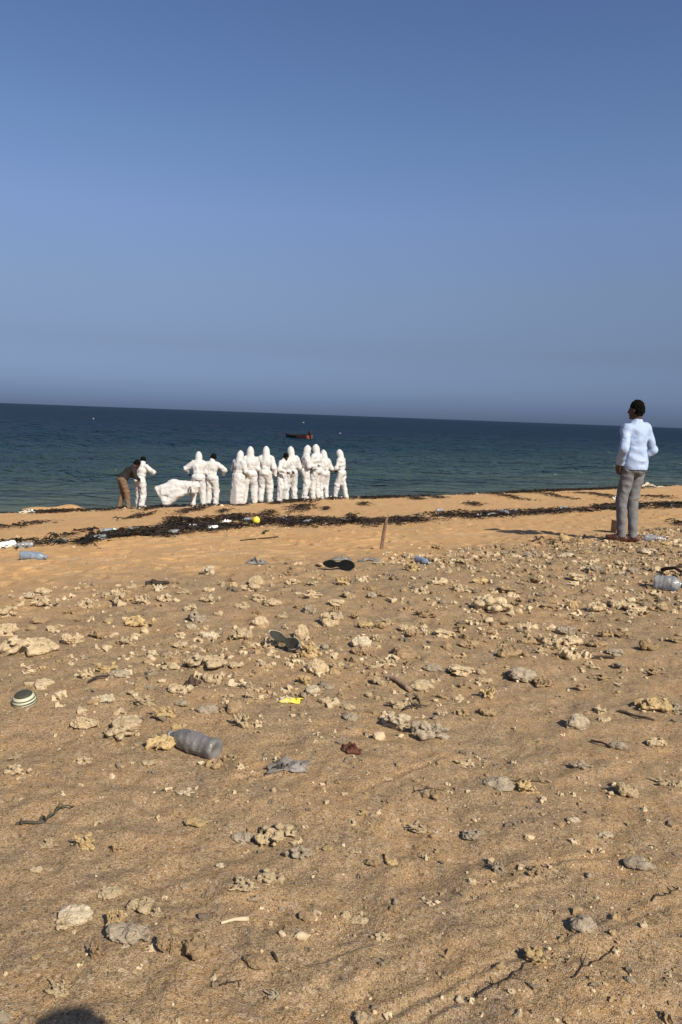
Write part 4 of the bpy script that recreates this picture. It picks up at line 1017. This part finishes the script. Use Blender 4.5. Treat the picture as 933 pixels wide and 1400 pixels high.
for i, (px, py, Lb, m, lab) in enumerate([(7, 749, .5, WHITEP, 'whitish plastic container at the left end of the wrack'), (32, 750, .4, CLEAR, 'clear bottle next to the whitish container in the wrack'), (80, 744, .38, CLEAR, None), (134, 738, .4, CLEAR, None), (181, 727, .36, CLEAR, None), (146, 728, .34, BLUEP, None),
        (236, 731, .4, CLEAR, None), (390, 714, .4, CLEAR, None), (420, 716, .4, CLEAR, None), (337, 713, .38, BLUEP, 'blue bottle in the wrack just left of the yellow buoy'), (470, 714, .36, CLEAR, None), (690, 704, .55, CLEAR, 'pale bottles end of wrack, large clear one right of the stake'), (705, 702, .4, BLUEP, None), (672, 706, .4, CLEAR, None), (770, 697, .4, CLEAR, None), (290, 724, .36, WHITEP, None), (600, 700, .34, CLEAR, None), (880, 693, .36, WHITEP, None), (918, 694, .36, CLEAR, None)]):
    bottle(pl(px, py), Lb * .55, Lb * .09, random.uniform(-1.4, 1.4), m, lab or by(at(px, py), 'small wrack-line bottle'), None if lab else 'bottles in the wrack', wob=.2, seed=i)
def scrap(name, px, py, wp, hp, m, label, cat, seed, thick=.012, group=None, up=.5):
    """crumpled sheet of some thickness"""
    c = at(px, py); u = mpp(c); W_ = wp * u; D_ = W_ * .6; H_ = max(hp * u * up, .01)
    nx, ny = 26, 18; gx, gy = np.meshgrid(np.linspace(-.5, .5, nx), np.linspace(-.5, .5, ny))
    rr = np.random.default_rng(seed).random(3) * 20
    P3 = np.stack([gx * 3 + rr[0], gy * 3 + rr[1], gx * 0 + rr[2]], -1)
    z = H_ * (np.abs(fbm3(P3, 3)) * 1.3) * np.clip(1.1 - (gx * gx + gy * gy) * 3.2, .1, 1)
    edge = 1 + .35 * noise3(P3 * 1.3 + 4)
    X = gx * W_ * edge; Y = gy * D_ * edge + .25 * D_ * noise3(P3 + 9)
    g = ground_z(c[0] + X, c[1] + Y) - c[2]
    V = np.stack([X, Y, z + g + .003], -1).reshape(-1, 3)
    i = np.arange(ny - 1)[:, None] * nx + np.arange(nx - 1)[None, :]
    Q = np.stack([i, i + 1, i + nx + 1, i + nx], -1).reshape(-1, 4)
    o = obj(name, mesh_np(name, V, Q), m); o.location = c
    md = o.modifiers.new('thickness', 'SOLIDIFY'); md.thickness = min(thick, .004); md.offset = 1
    return tag(o, label, cat, group)
YEL = mat('plastic_yellow', (.66, .56, .07), .4, (.55, .45, .05), 12, .2, 40)
scrap('plastic_scrap', 398, 958, 26, 9, YEL, 'bright yellow scrap of plastic on the middle sand', 'scrap', 3)
RAG = mat('rag_grey', (.26, .235, .215), .9, (.12, .105, .09), 14, .5, 60)
scrap('cloth_rag', 396, 1050, 52, 24, RAG, 'crumpled grey cloth rag half buried in the sand', 'rag', 8, up=.5)
scrap('cloth_rag', 382, 1054, 20, 12, mat('rag_dark', (.07, .065, .06), .9, (.03, .03, .028), 20, .4, 60), 'small dark rag end left of the grey cloth rag', 'rag', 12, up=.7)
scrap('dry_leaf', 481, 1028, 25, 11, mat('leaf_red_brown', (.10, .030, .015), .7, (.05, .018, .010), 20, .4, 50), 'curled red-brown leaf on the middle sand', 'leaf', 9, up=.8)
scrap('dry_leaf', 264, 934, 20, 11, mat('leaf_dark_brown', (.07, .045, .025), .7, (.04, .025, .015), 20, .4, 50), 'dark brown leaf left of the grey stone above the bottle', 'leaf', 19, up=.8)
for px, py, wp, hp, m, lab, sd_ in ((352, 771, 26, 10, GREYP, None, 1), (467, 766, 26, 5, GREYP, 'pale plastic sheet behind the black sandal', 2), (505, 768, 26, 5, GREYP, 'clear plastic film right of the black sandal', 3), (40, 701, 26, 8, WHITEP, 'white foam sheet at the water edge far left', 4), (262, 722, 18, 6, WHITEP, 'white packet in the thick part of the wrack', 5), (152, 727, 18, 6, mat('plastic_pale_green', (.45, .62, .45), .5), 'pale green plastic piece in the wrack on the left', 6), (845, 683, 14, 9, WHITEP, 'white plastic bag behind the knees of the man', 7), (655, 707, 10, 5, WHITEP, None, 8), (390, 710, 10, 4, WHITEP, None, 9), (885, 667, 40, 9, STONE['white'], 'pale foam and coral debris at the water edge on the right', 10), (215, 723, 14, 6, BLUEP, None, 12), (555, 711, 12, 5, CLEAR, None, 13), (310, 714, 12, 5, WHITEP, None, 14)):
    scrap('plastic_scrap', px, py, wp, hp, m, lab or by(at(px, py), 'small pale plastic scrap'), 'scrap', sd_, group=None if lab else 'scraps along the wrack', up=.8)
# yellow buoy
p = at(351, 718)
root = empty('buoy', (p[0], p[1], p[2] + .02), .3, 'bright yellow plastic buoy sitting in the dark wrack', 'buoy')
root.rotation_euler = (R(12), R(-8), .3); root.scale = (.60,) * 3
lathe('float_body', [(.001, 0), (.06, .005), (.10, .05), (.115, .11), (.105, .17), (.07, .215), (.04, .23), (.035, .26), (.001, .262)], YEL, root, wob=.03)
lathe('rope_eye', [(.028, .255), (.045, .262), (.045, .285), (.028, .292), (.02, .275), (.028, .255)], DARKSH, root, n=16)
# stake
a0 = at(517, 752); u = mpp(a0); hgt = 45 * u
n = 9; V = []; 
for i in range(n):
    t = i / (n - 1); cx = .25 * hgt * t + .008 * math.sin(5 * t); z = -.15 + (hgt + .15) * t; r = .022 - .003 * t
    for k in range(10):
        a = 6.283 * k / 10; rr = r * (1 + .12 * math.sin(3 * a + i)); V.append((cx + rr * math.cos(a), .7 * rr * math.sin(a), z + (.03 * math.cos(a) if i == n - 1 else 0)))
Q = [(i * 10 + k, i * 10 + (k + 1) % 10, (i + 1) * 10 + (k + 1) % 10, (i + 1) * 10 + k) for i in range(n - 1) for k in range(10)]
cap_ = len(V); V.append((.25 * hgt, 0, hgt)); 
me = bpy.data.meshes.new('wooden_stake'); me.from_pydata([tuple(v) for v in V], [], [tuple(q) for q in Q] + [((n - 1) * 10 + k, (n - 1) * 10 + (k + 1) % 10, cap_) for k in range(10)])
WOOD = mat('driftwood', (.20, .125, .08), .85, (.11, .068, .045), 14, .6, 50)
o = obj('wooden_stake', me, WOOD); o.location = a0
tag(o, 'weathered wooden stake leaning to the right in the sand', 'stake')
# sandals
def sole_outline(n=40):
    pts = []
    for i in range(n):
        a = 6.28318 * i / n; x = math.cos(a); y = math.sin(a)
        wdt = .5 * (.36 + .07 * x - .21 * math.exp(-((x + .08) / .30) ** 2)); pts.append((x * .5, y * wdt * (1.0)))
    return pts
def sole(name, L_, thick, m, parent, z0=0, grow=1.0, curl=0.0):
    pts = sole_outline(); V = []; k = len(pts)
    for zz in (z0, z0 + thick):
        for x, y in pts: V.append((x * L_ * grow, y * L_ * grow, zz + curl * L_ * (2 * x) ** 2))
    for zz in (z0, z0 + thick):
        for x, y in pts: V.append((x * L_ * grow, 0, zz + curl * L_ * (2 * x) ** 2))
    Q = []
    for i in range(k):
        j = (i + 1) % k
        Q += [(i, j, k + j, k + i), (i, 2 * k + i, 2 * k + j, j), (k + i, k + j, 3 * k + j, 3 * k + i)]
    me = mesh_np(name, V, Q, False); return obj(name, me, m, parent)
def strap(parent, L_, m, z):
    S = SDF((-.2, -.12, -.02), (.2, .12, .1), .006)
    S.cone((.085, 0, z), (.02, .055, z + .025), .009, .011, .01); S.cone((.02, .055, z + .025), (-.03, .062, z), .011, .009, .01)
    S.cone((.085, 0, z), (.02, -.055, z + .025), .009, .011, .01); S.cone((.02, -.055, z + .025), (-.03, -.062, z), .011, .009, .01)
    return obj('strap', S.mesh('strap'), m, parent)
BLK = mat('rubber_black', (.006, .007, .007), .8, (.004, .005, .005), 18, .4, 60, spec=.1)
p = at(463, 781)
root = empty('sandal', (p[0], p[1], p[2] + .045), 0, 'black rubber sandal sole standing on edge among the rubble', 'sandal'); root.rotation_euler = (R(80), R(3), R(4))
so = sole('sole', .30, .022, BLK, root)
p = at(392, 889)
root = empty('sandal', (p[0], p[1], p[2] + .055), 0, 'worn dark sandal with pale rim lying upturned against yellow coral', 'sandal'); root.rotation_euler = (R(52), R(14), R(-28))
DKG = mat('insole_dark_olive', (.035, .034, .020), .7, (.018, .018, .012), 14, .4, 60)
so = sole('sole', .23, .016, mat('sole_pale_rim', (.42, .40, .30), .7), root, 0, 1.0, .16); sole('insole', .23, .004, DKG, root, .0165, .90, .16); sole('outsole', .23, .006, DKG, root, -.0065, .98, .16)
pass
# striped float half buried
p = at(35, 962)
root = empty('fishing_float', (p[0], p[1], p[2] - .012), .2, 'half-buried cream float with dark stripes at the left edge', 'float'); root.rotation_euler = (R(10), R(-6), .2)
CRM = mat('float_cream', (.50, .50, .36), .5, (.40, .40, .28), 14, .2, 60); OLV = mat('float_dark_band', (.05, .052, .035), .6); ORG = mat('float_orange', (.42, .20, .06), .6)
prof = [(.046, 0), (.054, .014), (.057, .028), (.056, .040), (.052, .050), (.044, .061), (.034, .069)]
fb = lathe('float_body', prof, CRM, root, wob=.02)
lathe('lower_band', [(.050, -.010), (.0475, .004), (.0535, .012), (.055, .0155)], ORG, root)
lathe('stripe', [(.0570, .033), (.0582, .0345), (.0578, .0385), (.0562, .0395)], OLV, root)
lathe('stripe', [(.0535, .0475), (.0538, .0490), (.0520, .0515), (.0505, .0525)], OLV, root)
lathe('stripe', [(.0560, .0225), (.0578, .0235), (.0580, .0265), (.0568, .0275)], OLV, root)
lathe('top_cap', [(.042, .0635), (.036, .0700), (.020, .073), (.001, .0732)], OLV, root)
# cardboard box
p = at(846, 728); u = mpp(p)
root = empty('cardboard_box', p, R(12), 'small brown cardboard box behind the feet of the man', 'box')
CARD = mat('cardboard', (.30, .195, .105), .85, (.25, .16, .085), 6, .2, 60)
import bmesh
def box_obj(name, lo, hi, m, parent=None, bev=.004):
    bm = bmesh.new(); bmesh.ops.create_cube(bm, size=1); 
    for v in bm.verts: v.co = [lo[i] + (hi[i] - lo[i]) * (v.co[i] + .5) for i in range(3)]
    if bev: bmesh.ops.bevel(bm, geom=bm.edges[:], offset=bev, segments=1, affect='EDGES')
    me = bpy.data.meshes.new(name); bm.to_mesh(me); bm.free(); return obj(name, me, m, parent)
bw, bh, bd = 16 * u, 17 * u, .14
box_obj('side_wall', (-bw / 2, -bd / 2, 0), (bw / 2, -bd / 2 + .006, bh), CARD, root, .001); box_obj('side_wall', (-bw / 2, bd / 2 - .006, 0), (bw / 2, bd / 2, bh), CARD, root, .001)
box_obj('end_wall', (-bw / 2, -bd / 2 + .007, 0), (-bw / 2 + .006, bd / 2 - .007, bh), CARD, root, .001); box_obj('end_wall', (bw / 2 - .006, -bd / 2 + .007, 0), (bw / 2, bd / 2 - .007, bh), CARD, root, .001)
box_obj('bottom', (-bw / 2 + .007, -bd / 2 + .007, 0), (bw / 2 - .007, bd / 2 - .007, .006), CARD, root, .001)
fl = box_obj('flap', (-bw / 2, 0, 0), (bw / 2, .07, .004), CARD, root, .001); fl.location = (0, bd / 2 - .003, bh); fl.rotation_euler = (R(35), 0, 0)
# sticks and strands, with a few dark strips in place of shadows
def stick(name, a, b_, r0, r1, m, label, cat, kinks=6, bend=.06, lift=.008, forks=0, group=None, seed=1):
    rr = random.Random(seed); A_ = np.array(at(*a)); B_ = np.array(at(*b_)); L_ = np.linalg.norm(B_ - A_); S = None
    pts = []
    for i in range(kinks + 1):
        t = i / kinks; q = A_ * (1 - t) + B_ * t; q[0] += rr.gauss(0, bend * L_ * .5); q[1] += rr.gauss(0, bend * L_ * .5); q[2] = float(ground_z(q[0], q[1])) + lift * (1 + math.sin(3.14 * t)); pts.append(q)
    V = []; Q = []; n = 7
    def tube(pts, r0, r1):
        o_ = len(V)
        for i, q in enumerate(pts):
            d = nrm(pts[min(i + 1, len(pts) - 1)] - pts[max(i - 1, 0)]); s_ = nrm(np.cross(d, v3(0, 0, 1))); u_ = np.cross(s_, d); r = r0 + (r1 - r0) * i / (len(pts) - 1)
            for k in range(n): a = 6.283 * k / n; V.append(q + (s_ * math.cos(a) + u_ * math.sin(a)) * r * rr.uniform(.85, 1.15))
        for i in range(len(pts) - 1):
            for k in range(n): Q.append((o_ + i * n + k, o_ + i * n + (k + 1) % n, o_ + (i + 1) * n + (k + 1) % n, o_ + (i + 1) * n + k))
        for e_ in (0, len(pts) - 1):
            c_ = len(V); V.append(pts[e_])
            for k in range(n): Q.append((o_ + e_ * n + k, o_ + e_ * n + (k + 1) % n, c_, c_))
    tube(pts, r0, r1)
    for f in range(forks):
        q = pts[rr.randrange(1, kinks)]; d = v3(rr.gauss(0, 1), rr.gauss(0, 1), (.25 + rr.random() * .5) * (r0 > .003)); d = nrm(d) * L_ * rr.uniform(.15, .4)
        tube([q, q + d * .5 + v3(0, 0, .01 * (r0 > .003)), q + d * (1, 1, .3)], r0 * .6, r1 * .5)
    me = bpy.data.meshes.new(name); me.from_pydata([tuple(v - A_) for v in V], [], [tuple(dict.fromkeys(q)) for q in Q]); 
    for pl_ in me.polygons: pl_.use_smooth = True
    o = obj(name, me, m); o.location = A_; return tag(o, label, cat, group)
TWIG = mat('twig_dark', (.045, .032, .022), .85, (.025, .018, .013), 20, .4, 60); WEEDG = mat('dry_weed', (.060, .058, .036), .8, (.035, .032, .02), 20, .4, 60)
stick('driftwood_log', (533, 929), (562, 946), .017, .014, mat('log_grey_brown', (.26, .18, .115), .85, (.17, .115, .075), 14, .5, 60), 'short round driftwood log with one dark end among coral', 'driftwood', 4, .01, .010)
stick('stick', (372, 1311), (380, 1322), .004, .003, TWIG, 'short dark stick beside a half-buried tan stone', 'stick', 3, .03, .004)
stick('stick', (808, 1016), (836, 1027), .006, .004, TWIG, 'dark strip standing in for the stick-like shadow beside a grey stone on the right', 'stick', 4, .03, .008)  # dark tube modelled in place of the stone's stick-like shadow
stick('stick', (846, 974), (894, 989), .008, .003, TWIG, 'long thin dark strip as a stick-like shadow right of the smooth pale grey stone', 'stick', 5, .03, .006)  # thin dark tube laid where a stick-shaped shadow falls
stick('stick', (812, 901), (840, 903), .010, .006, TWIG, 'dark stick lying flat above small coral bits on the right', 'stick', 4, .03, .008)
stick('dry_weed', (22, 1127), (62, 1124), .005, .007, WEEDG, 'flat dark strand of dried weed at the left', 'weed', 6, .03, .004, 3, seed=4)
stick('dry_weed', (62, 1124), (104, 1108), .005, .002, WEEDG, 'curved thin end of dried weed strand curling up right', 'weed', 7, .07, .012, 2, seed=6)
stick('twig', (552, 975), (582, 969), .006, .003, TWIG, 'forked dark twigs right of the loose branching coral', 'twig', 5, .08, .012, 6, seed=3)
stick('twig', (566, 958), (574, 972), .006, .003, TWIG, 'upright dark twig crossing the forked twigs', 'twig', 4, .06, .02, 3, seed=5)
stick('twig', (120, 938), (148, 931), .006, .005, TWIG, 'thin dark strip standing in for a stick-like shadow left of the yellow coral lump', 'twig', 4, .03, .01, seed=8)  # the grey stone's long shadow, built as a dark tube
stick('bone', (302, 1268), (340, 1262), .004, .007, STONE['white'], 'thin pale bone-like coral stick in the lower middle', 'coral', 4, .02, .004)
stick('twig', (200, 803), (232, 800), .02, .014, TWIG, 'dark flat driftwood piece above the left rubble', 'twig', 4, .03, .01, 2, seed=9)
stick('twig', (730, 741), (745, 737), .014, .008, TWIG, 'small dark driftwood left of the man at the rubble edge', 'twig', 4, .05, .015, 2, seed=12)
stick('twig', (380, 735), (330, 741), .014, .008, TWIG, 'thin dark weed streak on the sand above the black sandal', 'twig', 5, .05, .004, 0, seed=13)
stick('twig', (360, 731), (368, 727), .02, .01, WEEDG, 'short weed streak on the sand below the yellow buoy', 'twig', 4, .05, .004, 0, seed=14)
stick('twig', (905, 783), (930, 792), .02, .012, TWIG, 'dark curved driftwood behind the wide plastic jar', 'twig', 5, .06, .03, 2, seed=15)
for i_, (x0_, y0_, x1_, y1_, g_) in enumerate(((690, 1340, 740, 1310, 1), (780, 1345, 840, 1300, 1), (640, 1370, 690, 1340, 1), (560, 1090, 612, 1078, 1), (890, 1235, 932, 1212, 1), (700, 1068, 745, 1072, 1), (300, 1352, 330, 1340, 1))):
    stick('plant_fibre', (x0_, y0_), (x1_, y1_), .0022, .0012, TWIG, by(at(x0_, y0_), 'thin dark plant fibre'), 'fibre', 8, .05, .002, 4, 'fibres on the sand', seed=20 + i_)
# ------------------------------------------------------------------ boat
d = ray(424, 600.5); t = (WATER_Z - CAM_Z) / d[2]; bx_, by_ = d[0] * t, d[1] * t
root = empty('boat', (bx_, by_, WATER_Z - .12), R(148), 'small dark open boat with a red stern riding off the shore', 'boat'); root.rotation_euler = (R(-4), R(5), R(146))
Lb = 3.7; ns, nc = 16, 9
def sec(t):
    bm_ = .78 * (1 - max(0, (t - .35) / .65) ** 2.4) * (1 - .12 * (1 - min(t / .3, 1))); sh_ = .62 + .38 * t ** 2; ke = .0 + .5 * max(0, (t - .72) / .28) ** 2
    return max(bm_, .012), sh_, ke
def shell(off):
    V = []
    for i in range(ns):
        t = i / (ns - 1); b_, sh_, ke = sec(t)
        for k in range(nc):
            a = (k / (nc - 1) * 2 - 1); V.append((t * Lb, math.copysign(abs(a) ** .6, a) * (b_ - off), ke + off + (sh_ - ke - off) * abs(a) ** 2.2))
    return V, [(i * nc + k, i * nc + k + 1, (i + 1) * nc + k + 1, (i + 1) * nc + k) for i in range(ns - 1) for k in range(nc - 1)]
REDB = mat('boat_red_paint', (.19, .045, .032), .6, (.12, .03, .025), 6, .3, 20); DKB = mat('boat_dark_paint', (.022, .020, .020), .6, (.014, .012, .012), 6, .3, 20)
V, Q = shell(0); hl_ = obj('hull', mesh_np('hull', V, Q), DKB, root)
V2, Q2 = shell(.04); obj('inner_lining', mesh_np('inner_lining', V2, [q[::-1] for q in Q2]), DKB, root)
b0, s0, k0 = sec(0)
me = bpy.data.meshes.new('transom'); yy = [v[1:] for v in V[:nc]]
me.from_pydata([(-.01, y, z) for y, z in yy] + [(.05, y * .97, z) for y, z in yy], [], [tuple(range(nc)), tuple(range(2 * nc - 1, nc - 1, -1))] + [(i, nc + i, nc + (i + 1) % nc, (i + 1) % nc) for i in range(nc)])
obj('transom', me, REDB, root)
# red quarter: painted planking along the after third
Vr, Qr = shell(-.012); Vr = np.array(Vr); keep = [q for q in Qr if max(Vr[list(q)][:, 0]) < Lb * .42]; Vr = Vr[:max(max(q) for q in keep) + 1]
obj('stern_planking', mesh_np('stern_planking', Vr, keep), REDB, root)
for sg in (-1, 1):
    V = []
    for i in range(ns):
        t = i / (ns - 1); b_, sh_, ke = sec(t)
        for dy, dz in ((-.05, 0), (.03, 0), (.03, .05), (-.05, .05)): V.append((t * Lb, sg * (b_ + dy), sh_ + dz))
    obj('gunwale', mesh_np('gunwale', V, [(i * 4 + k, i * 4 + (k + 1) % 4, i * 4 + 4 + (k + 1) % 4, i * 4 + 4 + k) for i in range(ns - 1) for k in range(4)], False), DKB, root)
for tx in (.25, .55): 
    b_, sh_, ke = sec(tx); box_obj('thwart', (tx * Lb - .12, -b_ + .05, sh_ - .16), (tx * Lb + .12, b_ - .05, sh_ - .12), WOOD, root)
eng = box_obj('outboard_motor', (-.36, -.17, .62), (.06, .17, 1.12), DKB, root, .06)
box_obj('motor_leg', (-.24, -.06, -.2), (-.10, .06, .60), DKB, eng, .02)

# ------------------------------------------------------------------ a few whitecaps
Vs, Fs, o_ = [], [], 0
for px, py, wp in ((415, 578, 2.4), (465, 593.5, 2.2), (128, 573, 1.8)):
    d = ray(px, py); t = (WATER_Z - CAM_Z) / d[2]; u = t / F_PX; v, f = LOW[random.randrange(14)]
    Vs.append(v * (wp * u * .6, wp * u * .4, .22) + (d[0] * t, d[1] * t, WATER_Z + .10)); Fs.append(f + o_); o_ += len(v)
obj('sea_foam', mesh_np('sea_foam', np.concatenate(Vs), np.concatenate(Fs)), mat('foam_white', (.38, .40, .41), .9), kind='stuff', label='small white crests scattered far out on the sea', category='foam')
